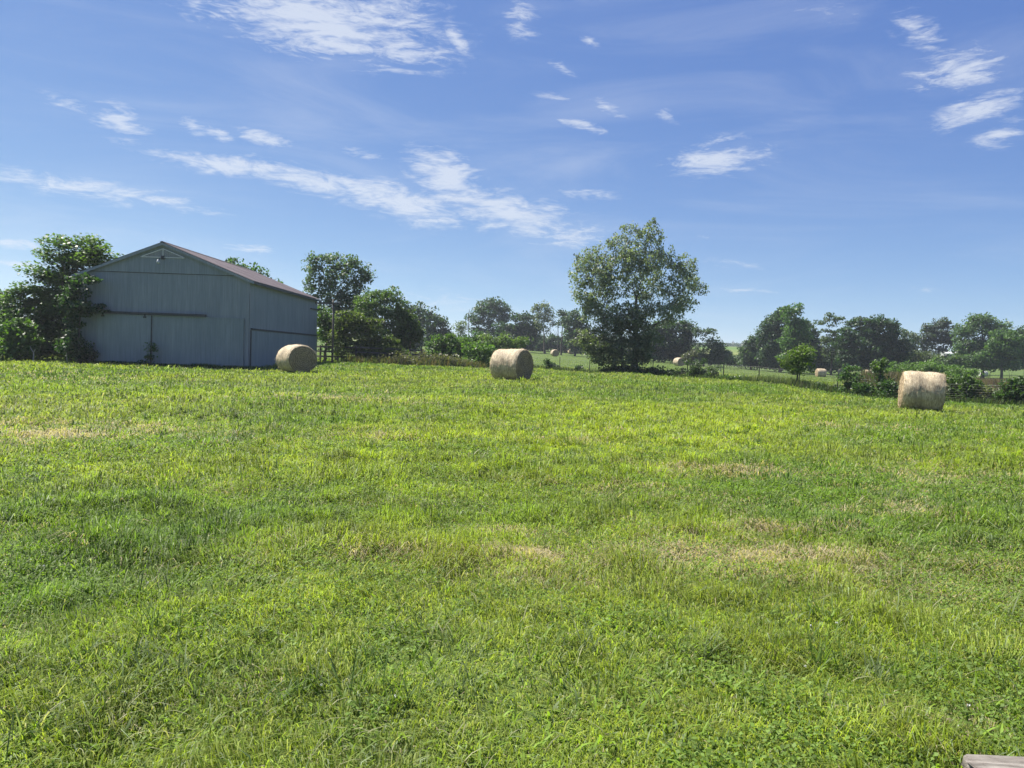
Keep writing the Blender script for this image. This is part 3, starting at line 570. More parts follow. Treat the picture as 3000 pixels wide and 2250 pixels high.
T('broad dark far tree partly behind the big tree left side', 185, (1685, 1028), [(1690, 925, 22, 16), (1672, 945, 22, 16), (1700, 955, 26, 24), (1680, 985, 34, 24), (1715, 990, 26, 28)], (.042, .075, .04), leaf=.48, dens=2.0, clump=1.0, seed=32, trunk=.3, group=TR)
# far hedge band in the centre
for k, (a, wdt, tp_, cc) in enumerate([(1335, 30, 1000, FG), (1390, 30, 1003, (.06, .1, .045)), (1445, 30, 992, DK), (1500, 30, 992, MD), (1555, 34, 994, DK), (1605, 30, 985, (.04, .068, .042)), (1650, 28, 990, DK), (1700, 30, 988, MD), (1750, 34, 992, DK), (1800, 34, 992, FG)]):
    labs = ['far hedge shrub below the small pale lone tree', 'far hedge shrub between the pale lone tree and the big spreading tree', 'dark far hedge shrub at the foot of the big spreading tree', 'far hedge shrub under the low rounded dark tree', 'dark far hedge shrub beneath the dark dense tree', 'far hedge shrub at the foot of the pale forked tree', 'dark far hedge shrub behind the two paired distant bales', 'far hedge shrub above the smallest distant bale', 'dark far hedge shrub seen through the big tree left skirt', 'far hedge shrub directly behind the big tree trunk']
    S(labs[k], 222, (a, 1030), [(a-12, tp_+14, wdt*.6, 12), (a+14, tp_+12, wdt*.6, 13), (a, tp_+26, wdt, 12)], cc, leaf=.5, dens=2.4, clump=.9, seed=40+k, group=HS)
# near bushes left of the mid-field bale
S('bright green bush left of the mid-field bale, half covering a far bale', 76, (1320, 1065), [(1300, 1000, 32, 22), (1330, 990, 30, 20), (1280, 1020, 30, 24), (1345, 1020, 36, 30), (1310, 1040, 50, 26)], (.055, .105, .03), col2=(.1, .16, .045), leaf=.22, dens=2.0, clump=.5, seed=55, stems=5)
S('low leafy bush immediately left of the mid-field bale', 70, (1400, 1075), [(1385, 1025, 24, 20), (1410, 1040, 28, 24), (1400, 1060, 40, 16), (1425, 1020, 24, 18)], (.06, .115, .028), col2=(.11, .18, .04), leaf=.2, dens=2.0, clump=.45, seed=56, stems=4)
S('spreading green bush with airy top behind the mid-field bale', 92, (1470, 1062), [(1420, 1000, 24, 16), (1450, 1003, 30, 16), (1490, 995, 30, 16), (1520, 1000, 26, 14), (1460, 1025, 50, 18), (1510, 1020, 30, 16)], (.065, .11, .035), col2=(.12, .16, .06), leaf=.26, dens=1.7, clump=.6, seed=57, stems=5)
S('rounded bush between the airy bush and the board-fence trees', 95, (1390, 1060), [(1405, 990, 22, 14), (1380, 1010, 26, 20), (1360, 1000, 18, 16), (1400, 1015, 30, 18)], (.05, .095, .035), leaf=.26, dens=1.9, clump=.6, seed=58, stems=4)
S('brownish scrubby brush at the right end of the board fence', 66, (1250, 1066), [(1215, 1048, 26, 12), (1250, 1044, 30, 14), (1285, 1048, 28, 14), (1320, 1055, 26, 10)], (.075, .08, .04), col2=(.14, .13, .075), leaf=.17, dens=1.3, clump=.35, seed=151, stems=6)
S('brownish scrubby brush low in front of the olive bushy tree', 62, (1160, 1068), [(1130, 1052, 28, 10), (1170, 1048, 28, 12), (1200, 1056, 24, 9)], (.07, .08, .04), col2=(.13, .12, .07), leaf=.16, dens=1.2, clump=.35, seed=152, stems=6)
# the big tree
T('big silvery green tree with drooping sprays standing at the wire fence', 68.6, (1857, 1090),
  [(1835, 668, 14, 12), (1862, 668, 16, 10), (1912, 655, 14, 16), (1900, 675, 26, 16), (1875, 700, 36, 22), (1815, 705, 34, 22), (1925, 700, 22, 18), (1790, 715, 16, 12), (1740, 745, 38, 24), (1715, 775, 36, 26), (1780, 765, 36, 26), (1830, 745, 40, 26), (1885, 745, 36, 28), (1930, 735, 26, 18),
   (1700, 815, 28, 34), (1745, 815, 38, 32), (1800, 810, 40, 32), (1860, 800, 44, 34), (1920, 800, 44, 32), (1975, 775, 32, 26), (2015, 785, 28, 24), (1980, 820, 40, 30), (2030, 820, 28, 28), (2048, 845, 24, 16), (1705, 860, 22, 24), (1745, 870, 30, 26), (1790, 860, 34, 24), (1930, 850, 42, 28), (1985, 865, 34, 24), (2020, 870, 20, 20),
   (1855, 850, 34, 26), (1885, 860, 30, 26), (1770, 835, 40, 26), (1840, 770, 44, 30), (1905, 770, 44, 30), (1950, 760, 30, 24), (1760, 790, 40, 26), (1730, 895, 26, 22), (1880, 930, 44, 26), (1930, 910, 40, 26),
   (1780, 900, 36, 26), (1830, 910, 44, 30), (1890, 900, 40, 26), (1975, 900, 22, 24), (1990, 920, 8, 18), (2036, 762, 10, 8), (1850, 656, 7, 10), (1914, 643, 5, 9), (1826, 664, 8, 6), (1965, 735, 7, 12), (2010, 750, 6, 8), (1690, 752, 9, 8), (1762, 722, 8, 8), (1682, 860, 8, 14), (2062, 835, 10, 7), (2040, 880, 7, 10), (2000, 935, 6, 10), (1715, 900, 8, 12), (1935, 680, 8, 8), (1742, 895, 8, 10), (1675, 800, 8, 12), (1725, 885, 28, 24), (1750, 925, 34, 24), (1715, 925, 14, 16), (1985, 895, 26, 22), (1955, 935, 26, 20), (2015, 895, 14, 16), (1800, 935, 34, 24)],
  (.1, .122, .092), col2=(.215, .24, .19), leaf=.14, dens=.6, clump=.3, flat=.75, trunk=.36, seed=60, twigs=7, droop=.35, jitter=1.0, trunk_top=.5, bright=.35)
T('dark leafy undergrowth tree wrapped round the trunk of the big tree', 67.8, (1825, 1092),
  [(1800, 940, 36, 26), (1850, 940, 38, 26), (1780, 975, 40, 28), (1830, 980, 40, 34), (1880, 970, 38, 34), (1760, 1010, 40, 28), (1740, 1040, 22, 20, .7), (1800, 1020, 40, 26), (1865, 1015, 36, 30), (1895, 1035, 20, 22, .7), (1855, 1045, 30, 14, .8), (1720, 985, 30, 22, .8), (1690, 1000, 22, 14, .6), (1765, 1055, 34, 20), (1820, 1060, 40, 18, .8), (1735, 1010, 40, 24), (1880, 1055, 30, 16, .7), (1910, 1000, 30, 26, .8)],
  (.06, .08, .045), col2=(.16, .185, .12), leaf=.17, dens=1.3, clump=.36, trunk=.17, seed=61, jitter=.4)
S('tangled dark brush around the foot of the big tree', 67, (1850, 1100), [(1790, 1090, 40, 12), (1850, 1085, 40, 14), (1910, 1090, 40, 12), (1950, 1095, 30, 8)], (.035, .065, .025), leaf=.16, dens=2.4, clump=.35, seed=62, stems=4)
# behind big tree, right
T('dark dense far tree right behind the big tree', 165, (1975, 1058), [(1930, 965, 30, 26), (1960, 960, 30, 22), (1995, 962, 26, 22), (2015, 975, 18, 20), (1950, 1000, 44, 28), (1995, 1010, 34, 30), (1900, 1010, 30, 36)], (.032, .058, .034), leaf=.42, dens=2.2, clump=.9, seed=63, trunk=.3, group=TR)
T('slanting open-branched far tree right of the big tree', 160, (2062, 1060), [(2052, 965, 16, 9), (2072, 968, 16, 10), (2085, 975, 10, 10), (2040, 975, 12, 8), (2062, 985, 12, 8, .6), (2082, 992, 10, 10, .6), (2045, 1025, 22, 20)], (.05, .075, .055), leaf=.38, dens=1.35, clump=.7, trunk=.26, seed=64, trunk_top=.45, twigs=7, flat=.4, group=TR)
T('bushy grey-green far tree at the left side of the gap', 160, (2105, 1068), [(2090, 1005, 18, 13), (2112, 1010, 18, 14), (2100, 1025, 26, 18), (2118, 1040, 20, 18), (2090, 1048, 26, 18)], (.055, .085, .06), leaf=.38, dens=2.0, clump=.8, seed=65, group=TR)
S('brownish-green far hedge shrub above the distant bale right of the big tree', 160, (2030, 1068), [(2025, 1040, 22, 14), (2050, 1045, 22, 14), (2010, 1050, 16, 14), (2040, 1058, 34, 10)], (.07, .08, .05), leaf=.34, dens=2.0, clump=.7, seed=66, group=HS)
S('rounded far hedge shrub at the bottom of the gap, left', 175, (2135, 1070), [(2125, 1052, 16, 12), (2145, 1052, 14, 14), (2140, 1062, 22, 8)], (.06, .09, .05), leaf=.36, dens=2.1, clump=.7, seed=67, group=HS)
S('rounded far hedge shrub at the bottom of the gap, right', 178, (2172, 1072), [(2160, 1055, 10, 12), (2178, 1050, 14, 16), (2172, 1063, 22, 9)], (.055, .09, .045), leaf=.36, dens=2.1, clump=.7, seed=68, group=HS)
T('light grey-green far tree at the right side of the gap', 170, (2200, 1072), [(2195, 1000, 14, 12), (2212, 1005, 16, 16), (2185, 1020, 16, 16), (2205, 1035, 26, 20), (2190, 1050, 24, 14)], (.06, .095, .06), leaf=.42, dens=2.0, clump=.8, seed=69, group=TR)
T('large dark far tree with sloping left shoulder behind the yellow-green sapling', 165, (2285, 1075),
  [(2275, 930, 26, 18), (2300, 920, 26, 20), (2250, 950, 26, 22), (2235, 985, 22, 20), (2290, 960, 44, 34), (2350, 960, 34, 26), (2380, 965, 20, 24), (2260, 1000, 34, 26), (2320, 1010, 50, 34), (2375, 1010, 36, 34), (2350, 1050, 50, 24)],
  (.036, .066, .038), col2=(.06, .1, .055), leaf=.45, dens=2.0, clump=1.0, seed=70, trunk=.4, group=TR)
T('mid-green far tree with spiky top rising above the dark one', 145, (2325, 1080), [(2312, 910, 14, 14), (2340, 905, 14, 12), (2328, 930, 24, 18), (2345, 945, 14, 16), (2320, 960, 22, 22), (2345, 980, 26, 26), (2310, 1000, 26, 26), (2340, 1025, 30, 26), (2298, 1045, 14, 18)], (.05, .1, .032), col2=(.085, .15, .045), leaf=.36, dens=1.9, clump=.8, seed=71, trunk=.28, group=TR)
S('green far hedge shrub left behind the yellow-green sapling', 170, (2245, 1078), [(2225, 1050, 20, 16), (2250, 1045, 20, 18), (2270, 1058, 20, 14), (2240, 1064, 30, 10)], (.05, .09, .04), leaf=.38, dens=2.1, clump=.8, seed=72, group=HS)
S('far hedge shrub right behind the yellow-green sapling', 165, (2400, 1088), [(2385, 1050, 22, 22), (2405, 1040, 20, 26), (2420, 1062, 22, 18), (2395, 1072, 34, 12)], (.045, .085, .032), col2=(.08, .13, .04), leaf=.38, dens=2.1, clump=.8, seed=73, group=HS)
T('open-branched far tree with flat-topped clusters, some bare limbs', 160, (2435, 1085), [(2432, 926, 13, 8), (2452, 930, 12, 8), (2470, 935, 11, 7), (2412, 945, 12, 6), (2440, 950, 12, 8, .7), (2478, 945, 8, 6), (2415, 965, 12, 8, .7), (2425, 1000, 20, 20), (2450, 1000, 18, 24), (2440, 972, 16, 11, .8), (2425, 935, 10, 8, .8), (2462, 965, 12, 9, .8), (2435, 1035, 26, 24)], (.055, .08, .05), col2=(.09, .12, .05), leaf=.36, dens=1.3, clump=.65, trunk=.26, seed=74, trunk_top=.5, twigs=8, flat=.4, group=TR)
T('wide domed very dark green far tree', 150, (2560, 1085),
  [(2525, 950, 30, 16), (2555, 940, 34, 14), (2590, 955, 30, 20), (2615, 980, 22, 26), (2500, 975, 34, 26), (2550, 975, 44, 26), (2480, 1010, 30, 30), (2535, 1015, 44, 30), (2590, 1010, 40, 34), (2640, 1020, 24, 36), (2510, 1050, 44, 22), (2570, 1050, 44, 22), (2620, 1050, 36, 24)],
  (.026, .052, .028), col2=(.05, .088, .04), leaf=.4, dens=2.3, clump=.9, seed=75, trunk=.42, flat=.45, group=TR)
T('thin light-green far tree at the right edge of the dark dome', 175, (2668, 1062), [(2645, 975, 14, 10), (2668, 985, 14, 9), (2652, 1000, 16, 10), (2685, 990, 12, 9), (2672, 1015, 18, 12), (2655, 1035, 22, 14)], (.075, .1, .055), leaf=.38, dens=1.4, clump=.7, seed=76, group=TR)
T('smoky dark grey-green far tree with a clear pale trunk', 190, (2757, 1062), [(2755, 945, 20, 12), (2775, 950, 22, 14), (2725, 958, 18, 12), (2745, 970, 34, 18), (2785, 975, 16, 20), (2715, 980, 20, 14), (2700, 1000, 22, 14), (2730, 1010, 28, 14), (2780, 1005, 24, 16), (2765, 1045, 16, 12), (2750, 1028, 20, 12, .6), (2755, 990, 26, 14), (2710, 1030, 14, 12, .7)], (.042, .056, .048), col2=(.07, .09, .075), leaf=.45, dens=1.75, clump=.9, seed=77, trunk_top=.55, trunk=.42, flat=.45, twigs=6, group=TR)
T('large light-green leafy far tree, broadest on the right skyline', 165, (2880, 1072),
  [(2840, 945, 22, 16), (2870, 938, 26, 14), (2900, 940, 24, 16), (2935, 960, 20, 18), (2825, 970, 26, 22), (2870, 970, 40, 24), (2915, 980, 34, 22), (2945, 985, 16, 16), (2815, 1010, 28, 26), (2860, 1015, 36, 28), (2905, 1020, 34, 26), (2830, 1045, 24, 20)],
  (.055, .1, .042), col2=(.1, .155, .07), leaf=.4, dens=1.8, clump=.9, seed=78, trunk=.4, group=TR)
T('lower mid-green far tree overlapping the right side of the broad light-green tree', 155, (2935, 1078), [(2935, 985, 26, 14), (2965, 990, 26, 20), (2920, 1015, 28, 22), (2960, 1025, 34, 28), (2900, 1045, 28, 20), (2940, 1055, 40, 18)], (.055, .105, .035), col2=(.09, .15, .045), leaf=.4, dens=2.0, clump=.9, seed=79, trunk=.3, group=TR)
T('bluish green far tree cut by the right picture edge', 165, (3005, 1078), [(3000, 970, 20, 18), (2985, 1000, 20, 26), (3015, 1000, 30, 34), (2995, 1040, 28, 30), (3030, 1040, 30, 34)], (.05, .08, .055), leaf=.42, dens=2.0, clump=.9, seed=80, group=TR)
for k, (a, y0, cc, w2) in enumerate([(2690, 1055, (.065, .085, .045), 30), (2740, 1062, (.07, .1, .045), 26), (2790, 1060, (.06, .095, .04), 24), (2850, 1062, (.065, .115, .035), 36), (2900, 1066, (.07, .12, .04), 26), (2960, 1070, (.05, .09, .04), 30), (2640, 1068, (.05, .085, .035), 30), (2590, 1070, (.06, .1, .04), 26)]):
    labs = ['olive far hedge shrub between dark dome tree and smoky grey tree', 'green far hedge shrub at the foot of the smoky grey tree', 'far hedge shrub between smoky grey tree and broad light-green tree', 'rounded bright far hedge shrub under the broad light-green tree', 'far hedge shrub at the base of the overlapping mid-green tree', 'dark far hedge shrub at the right field edge', 'far hedge shrub below the right side of the dark dome tree', 'far hedge shrub below the centre of the dark dome tree']
    S(labs[k], 158, (a, y0+14), [(a-w2*.4, y0-8, w2*.6, 14), (a+w2*.4, y0-6, w2*.6, 13), (a, y0+5, w2, 11)], cc, leaf=.34, dens=2.0, clump=.75, seed=90+k, group=HS)
# thickets on the right, middle distance
S('long low feathery green thicket behind the right bale', 95, (2740, 1110), [(2640, 1080, 34, 16), (2690, 1080, 36, 16), (2735, 1076, 40, 18), (2780, 1084, 40, 18), (2830, 1095, 34, 14), (2720, 1098, 80, 16)], (.07, .125, .03), col2=(.12, .19, .05), leaf=.2, dens=2.0, clump=.5, seed=101, stems=6)
# fence-line plants
V_.append(('sapling', 'yellow-green round-headed sapling standing at the wire fence', 'sapling', 56, (2333, 1133), [(2345, 1030, 26, 16), (2365, 1045, 18, 16), (2325, 1045, 24, 18), (2300, 1058, 20, 14), (2350, 1060, 26, 16), (2330, 1075, 22, 16), (2315, 1068, 16, 12), (2338, 1092, 12, 8), (2352, 1016, 14, 10), (2375, 1030, 8, 8), (2362, 1075, 12, 10)], (.07, .115, .02), dict(col2=(.105, .155, .026), leaf=.15, dens=1.2, clump=.32, trunk=.085, seed=102, twigs=4)))
S('bare-twigged dark shrub growing through the fence right of the big tree', 63.5, (2040, 1110), [(2040, 1070, 16, 12, .7), (2030, 1085, 18, 12), (2060, 1088, 18, 12), (2045, 1100, 34, 12), (2015, 1060, 7, 7, .5), (2062, 1055, 8, 8, .5)], (.04, .07, .028), leaf=.14, dens=1.5, clump=.3, seed=103, stems=6, twigs=5, group=FS)
S('small arching twiggy shrub beside the bare-twigged one', 62, (2090, 1112), [(2092, 1082, 14, 8, .8), (2110, 1076, 10, 8, .7), (2085, 1096, 16, 10), (2075, 1105, 18, 8)], (.045, .075, .03), leaf=.14, dens=1.4, clump=.28, seed=104, stems=4, twigs=5, group=FS)
S('small dark shrub at the fence just right of the big tree brush', 65, (1985, 1104), [(1975, 1092, 18, 8), (1995, 1090, 12, 9), (1965, 1098, 14, 7)], (.04, .07, .028), leaf=.14, dens=2.0, clump=.28, seed=105, group=FS)
S('little dark shrub under the fence post next to the mid-field bale', 78, (1618, 1082), [(1612, 1068, 14, 10), (1605, 1060, 6, 8), (1625, 1076, 14, 7)], (.035, .065, .03), leaf=.16, dens=2.0, clump=.3, seed=106, group=FS)
S('tiny dark fence-line shrub midway between mid-field bale and big tree', 75, (1697, 1088), [(1690, 1074, 7, 8), (1702, 1080, 9, 6)], (.035, .065, .03), leaf=.15, dens=2.0, clump=.25, seed=107, group=FS)
S('low grassy shrub at the foot of the fence, right of the twiggy shrubs', 59.5, (2160, 1120), [(2140, 1108, 26, 7), (2175, 1112, 30, 7), (2200, 1118, 20, 5)], (.06, .1, .03), leaf=.14, dens=2.2, clump=.25, seed=108, group=FS, flat=.5)
V_.append(('shrub', 'upright leafy shoot on the fence, first right of the far pale bale', 'shrub', 53.4, (2478, 1158), [(2478, 1090, 10, 14), (2472, 1110, 12, 14), (2482, 1130, 14, 16), (2465, 1145, 16, 10)], (.045, .09, .028), dict(leaf=.15, dens=2.0, clump=.28, seed=109, stems=2, trunk=.04, twigs=2, part='foliage', group=FS)))
V_.append(('shrub', 'taller upright leafy shoot, second right of the far pale bale', 'shrub', 52.9, (2510, 1160), [(2508, 1080, 5, 8, .7), (2510, 1105, 11, 18), (2508, 1130, 13, 16), (2512, 1150, 18, 10)], (.05, .095, .03), dict(leaf=.15, dens=2.0, clump=.28, seed=110, stems=2, trunk=.04, twigs=2, part='foliage', group=FS)))
T('tall fence post smothered in dark vines left of the right bale', 51.5, (2578, 1165), [(2570, 1070, 16, 10), (2583, 1065, 12, 10), (2578, 1090, 15, 16), (2577, 1115, 14, 16), (2580, 1140, 20, 16), (2572, 1155, 22, 10)], (.035, .07, .022), col2=(.09, .14, .035), leaf=.17, dens=2.2, clump=.28, seed=111, trunk=.08, name='vine_covered_post', cat='vine post', part='vines', jitter=.2)
S('low leafy fence bush between the sapling and the leafy shoots', 54.5, (2420, 1150), [(2390, 1140, 26, 9), (2425, 1142, 28, 10), (2450, 1145, 22, 11), (2395, 1128, 10, 8), (2370, 1146, 20, 6)], (.045, .085, .028), leaf=.14, dens=2.3, clump=.26, seed=112, group=FS, stems=4)
S('leafy fence bush between the shoots and the vine post', 52, (2540, 1163), [(2530, 1140, 20, 12), (2545, 1135, 14, 12), (2520, 1152, 26, 8), (2555, 1150, 20, 12)], (.04, .08, .026), leaf=.15, dens=2.3, clump=.28, seed=113, group=FS, stems=4)
S('dark fence bush tucked against the left side of the right bale', 50.5, (2618, 1168), [(2605, 1125, 18, 18), (2625, 1145, 20, 18), (2640, 1155, 24, 12), (2600, 1155, 20, 12)], (.038, .075, .026), leaf=.16, dens=2.3, clump=.3, seed=114, group=FS, stems=4)
S('dark leafy bush close to the right side of the right bale', 48.5, (2790, 1178), [(2785, 1120, 18, 14), (2800, 1140, 22, 20), (2785, 1160, 24, 14), (2770, 1150, 16, 20)], (.045, .08, .026), col2=(.1, .15, .04), leaf=.16, dens=2.1, clump=.32, seed=115, group=FS, stems=4)
S('dark rounded bush second right of the right bale', 47.6, (2840, 1180), [(2835, 1125, 26, 18), (2855, 1140, 22, 22), (2835, 1160, 30, 14), (2830, 1108, 18, 10)], (.035, .07, .022), col2=(.09, .14, .035), leaf=.17, dens=2.3, clump=.32, seed=116, group=FS, stems=4)
S('dense very dark bush at the right picture edge by the fence', 45.2, (2975, 1188), [(2965, 1130, 26, 16), (2995, 1128, 26, 16), (2955, 1155, 28, 18), (2990, 1160, 36, 20), (3030, 1150, 36, 26)], (.028, .058, .02), col2=(.07, .12, .03), leaf=.15, dens=2.5, clump=.3, seed=117, group=FS, stems=5)
S('pale weedy bush between the two dark bushes at far right', 46.8, (2900, 1186), [(2890, 1150, 22, 16), (2915, 1160, 22, 14), (2900, 1175, 30, 8)], (.085, .1, .045), col2=(.15, .16, .08), leaf=.15, dens=1.7, clump=.3, seed=118, group=FS, stems=4)
for (nm, lb_, ct, d_, bs, pf, cc, kw) in V_:
    if kw.get('group') == TR and kw['seed'] in (24, 25, 29, 32, 63, 65, 69, 70, 71, 75, 76, 78, 79, 80):   # these are leafy down to the field edge
        xs = [q[0] for q in pf]; low = max(q[1] for q in pf); x0, x1 = min(xs), max(xs); top = (low+min(q[1] for q in pf))/2
        for k in range(4): fx_ = x0+(x1-x0)*(k+.5)/4; pf = pf+[(fx_, (top+bs[1])/2, max(12, (x1-x0)*.2), (bs[1]-top)/2*1.05, .8)]
    plant(nm, lb_, ct, d_, bs, pf, cc, **kw)

def mass(name, label, d, base, puffs, col, **kw):
    root = plant(name, None, None, d, base, puffs, col, limbs=False, part=name, **kw)
    o = [c for c in root.children][0]; loc = root.location.copy(); o.parent = None; o.location = loc; n_ = root.name; bpy.data.objects.remove(root); o.name = name
    tag(o, label, 'hedgerow', kind='stuff')
rh = np.random.default_rng(5)
def band(x0, x1, step, top, bot, d):
    o = []
    x = x0
    while x < x1:
        f = (x-x0)/(x1-x0); t0 = np.interp(x, *top)+rh.uniform(-5, 5); b0 = np.interp(x, *bot); o.append((x, (t0+b0)/2, step*.9, (b0-t0)/2*1.05)); x += step*rh.uniform(.7, 1.1)
    return o
mass('hedgerow', 'dark tangled hedgerow undergrowth below the far trees in the centre', 226, (1640, 1028), band(1160, 1960, 26, ([1160, 1300, 1430, 1700, 1960], [1000, 1005, 990, 985, 1000]), ([1160, 1400, 1556, 1900, 1960], [1036, 1026, 1025, 1046, 1054]), 226), (.03, .055, .03), col2=(.05, .085, .045), leaf=.55, dens=1.6, clump=1.1, jitter=.5, seed=201)
mass('hedgerow', 'green tangled hedgerow undergrowth below the far trees on the right', 172, (2560, 1086), band(2195, 2700, 24, ([2195, 2330, 2560, 2700], [1040, 1035, 1040, 1046]), ([2195, 2340, 2550, 2700], [1076, 1087, 1086, 1080]), 172), (.04, .072, .034), col2=(.065, .105, .045), leaf=.45, dens=1.5, clump=.9, jitter=.4, seed=202)
mass('hedgerow', 'green tangled hedgerow undergrowth at the far right field edge', 185, (2860, 1080), band(2700, 3080, 24, ([2700, 2860, 3080], [1046, 1044, 1040]), ([2700, 2870, 3080], [1080, 1076, 1078]), 185), (.045, .08, .034), col2=(.07, .115, .045), leaf=.45, dens=1.3, clump=.9, jitter=.4, seed=203)
mass('hedgerow', 'dark hedgerow undergrowth below the far trees behind the big tree', 175, (2000, 1060), band(1930, 2140, 22, ([1930, 2140], [1018, 1045]), ([1930, 2140], [1056, 1070]), 175), (.035, .06, .034), col2=(.055, .09, .045), leaf=.45, dens=1.5, clump=.9, jitter=.3, seed=204)
# weeds: masses nobody could count, real stalks standing on the ground
def weeds(name, label, pts, n, h, w, cols, lean=.35, seed=1):
    """stalk blades scattered in a ground polygon-like strip: pts [(px,py,d,halfwidth m, halfdepth m)]"""
    r = np.random.default_rng(seed); X = []
    for (px, py, d, hw, hd) in pts:
        c = at(px, py, d); k = n//len(pts); X.append(np.stack([c[0]+r.normal(size=k)*hw*.6, c[1]+r.normal(size=k)*hd*.6], 1))
    X = np.concatenate(X); k = len(X); z = gz(X[:, 0], X[:, 1]); hh = h*r.uniform(.45, 1.15, k)*(.6+.7*fbm(X[:, 0]*.6, X[:, 1]*.6, seed))
    an = r.uniform(0, 6.28, k); d_ = np.stack([np.cos(an), np.sin(an)], 1); side = np.stack([-d_[:, 1], d_[:, 0], np.zeros(k)], 1)*(w*r.uniform(.6, 1.4, k))[:, None]
    B = np.stack([X[:, 0], X[:, 1], z-.03], 1); ln_ = r.uniform(0, lean, k)*hh
    Mi = B+np.stack([d_[:, 0]*ln_*.3, d_[:, 1]*ln_*.3, hh*.6], 1); Tp = B+np.stack([d_[:, 0]*ln_, d_[:, 1]*ln_, hh], 1)
    V = np.stack([B-side*.4, B+side*.4, Mi-side, Mi+side, Tp], 1).reshape(-1, 3); q = np.arange(k)[:, None]*5
    cols = np.array(cols); tint = cols[r.integers(0, len(cols), k)]*r.uniform(.75, 1.25, (k, 1))
    o = mesh_np(name, V, [q+np.array([0, 1, 3, 2]), q+np.array([2, 3, 4])], M_GRASS, tint=np.repeat(tint, 5, 0))
    return tag(o, label, 'weeds', kind='stuff')
BR = [(.12, .095, .065), (.15, .12, .085), (.09, .09, .05), (.08, .12, .04)]
weeds('dry_weeds', 'brownish tangled dry weeds in front of the board-fence trees', [(1180, 1068, 64, 2, 1.2), (1240, 1070, 66, 2, 1.2), (1300, 1072, 67, 2, 1.2), (1350, 1072, 68, 1.8, 1.2), (1110, 1068, 62, 2.2, 1)], 9000, .75, .02, [(.1, .09, .05), (.08, .1, .04), (.13, .1, .07), (.05, .08, .025)], .8, 3)
weeds('dry_weeds', 'reddish brown tall weeds in the field behind the far right bushes', [(2830, 1140, 66, 3, 3), (2900, 1135, 70, 4, 4), (2980, 1135, 70, 4, 4), (3060, 1140, 68, 4, 4), (2940, 1130, 80, 6, 4), (3040, 1130, 80, 6, 4)], 26000, 1.3, .03, [(.19, .125, .1), (.15, .11, .085), (.11, .12, .06)], .4, 4)
weeds('dry_weeds', 'brown weeds just left of and behind the right bale', [(2620, 1130, 68, 2.4, 2), (2660, 1130, 68, 2, 2), (2590, 1125, 75, 1.5, 2), (2640, 1130, 80, 3, 2)], 12000, 1.45, .028, BR+[(.2, .15, .13)], .4, 5)
# ragged strip of rank growth along the wire fence
FP = [(1390, 1076, 86), (1475, 1077, 83), (1556, 1078, 80), (1640, 1084, 77), (1726, 1094, 73.5), (1822, 1096, 70), (1912, 1098, 67), (2014, 1107, 64), (2119, 1112, 61), (2223, 1119, 58.5), (2340, 1134, 56), (2452, 1148, 53.8), (2570, 1164, 51.5), (2700, 1172, 49), (2830, 1182, 47), (2960, 1190, 45), (3110, 1200, 43), (3260, 1210, 41)]
FPW = []
for (a, b_, d) in FP:
    q = at(a, b_, d); FPW.append((q[0], q[1]))
strip = []
for k in range(1, len(FP)-1):
    for f in (0, .5): strip.append((FP[k][0]*(1-f)+FP[k+1][0]*f, FP[k][1], FP[k][2]*(1-f)+FP[k+1][2]*f-.2, 1.1, .45))
weeds('fence_weeds', 'rank dark grass and weeds growing up along the wire fence', strip, 12000, .42, .014, [(.05, .085, .025), (.07, .11, .03), (.1, .11, .05), (.04, .07, .025)], .5, 6)
st2 = []
for k in range(9, 11):
    for f in (0, .3, .6): st2.append((FP[k][0]*(1-f)+FP[k+1][0]*f, FP[k][1], FP[k][2]*(1-f)+FP[k+1][2]*f-.3, .9, .4))
weeds('fence_weeds', 'tall pale seeding grass along the fence left of the yellow-green sapling', st2, 2600, .7, .011, [(.13, .17, .08), (.09, .14, .045), (.17, .18, .1)], .4, 7)
bs = [(x, 1066, 46.6, 1.2, .12) for x in (260, 320, 380, 440, 500, 560, 620, 680, 730)]
weeds('barn_weeds', 'dark green weeds sprouting along the foot of the barn front', bs, 4500, .26, .014, [(.05, .1, .025), (.07, .13, .03)], .5, 8)

# ------------------------------------------------------------------ wire fence
m, t, b = material('painted_steel_post'); M_POST = m; t.links.new(ramp(t, noise(t, objco(t), 6), [(.3, (.025, .035, .03)), (.7, (.08, .07, .055))]), b.inputs['Base Color']); b.inputs['Roughness'].default_value = .6
m, t, b = material('galvanised_wire'); M_WIRE = m; t.links.new(ramp(t, noise(t, objco(t), 3), [(.3, (.07, .075, .075)), (.7, (.16, .16, .15))]), b.inputs['Base Color']); b.inputs['Roughness'].default_value = .45; b.inputs['Metallic'].default_value = .5
fx, fy = FPW[0]; fz0 = g1(fx, fy)
fence = thing('wire_fence', 'woven wire fence on thin dark steel posts crossing the field', 'fence', (fx, fy, fz0))
rf = random.Random(3)
for (x, y) in FPW:
    z = g1(x, y); mb = MB(); lx, ly = rf.uniform(-.05, .05), rf.uniform(-.03, .03); h = 1.28+rf.uniform(-.04, .05)
    p0 = (x-fx, y-fy, z-fz0-.2); p1 = (x-fx+lx, y-fy+ly, z-fz0+h)
    mb.beam(p0, p1, .07, .02, (0, 1, 0)); mb.beam((p0[0], p0[1]+.02, p0[2]), (p1[0], p1[1]+.02, p1[2]), .012, .035, (0, 1, 0)); mb.build('fence_post', M_POST, fence)
V = []; Q = []
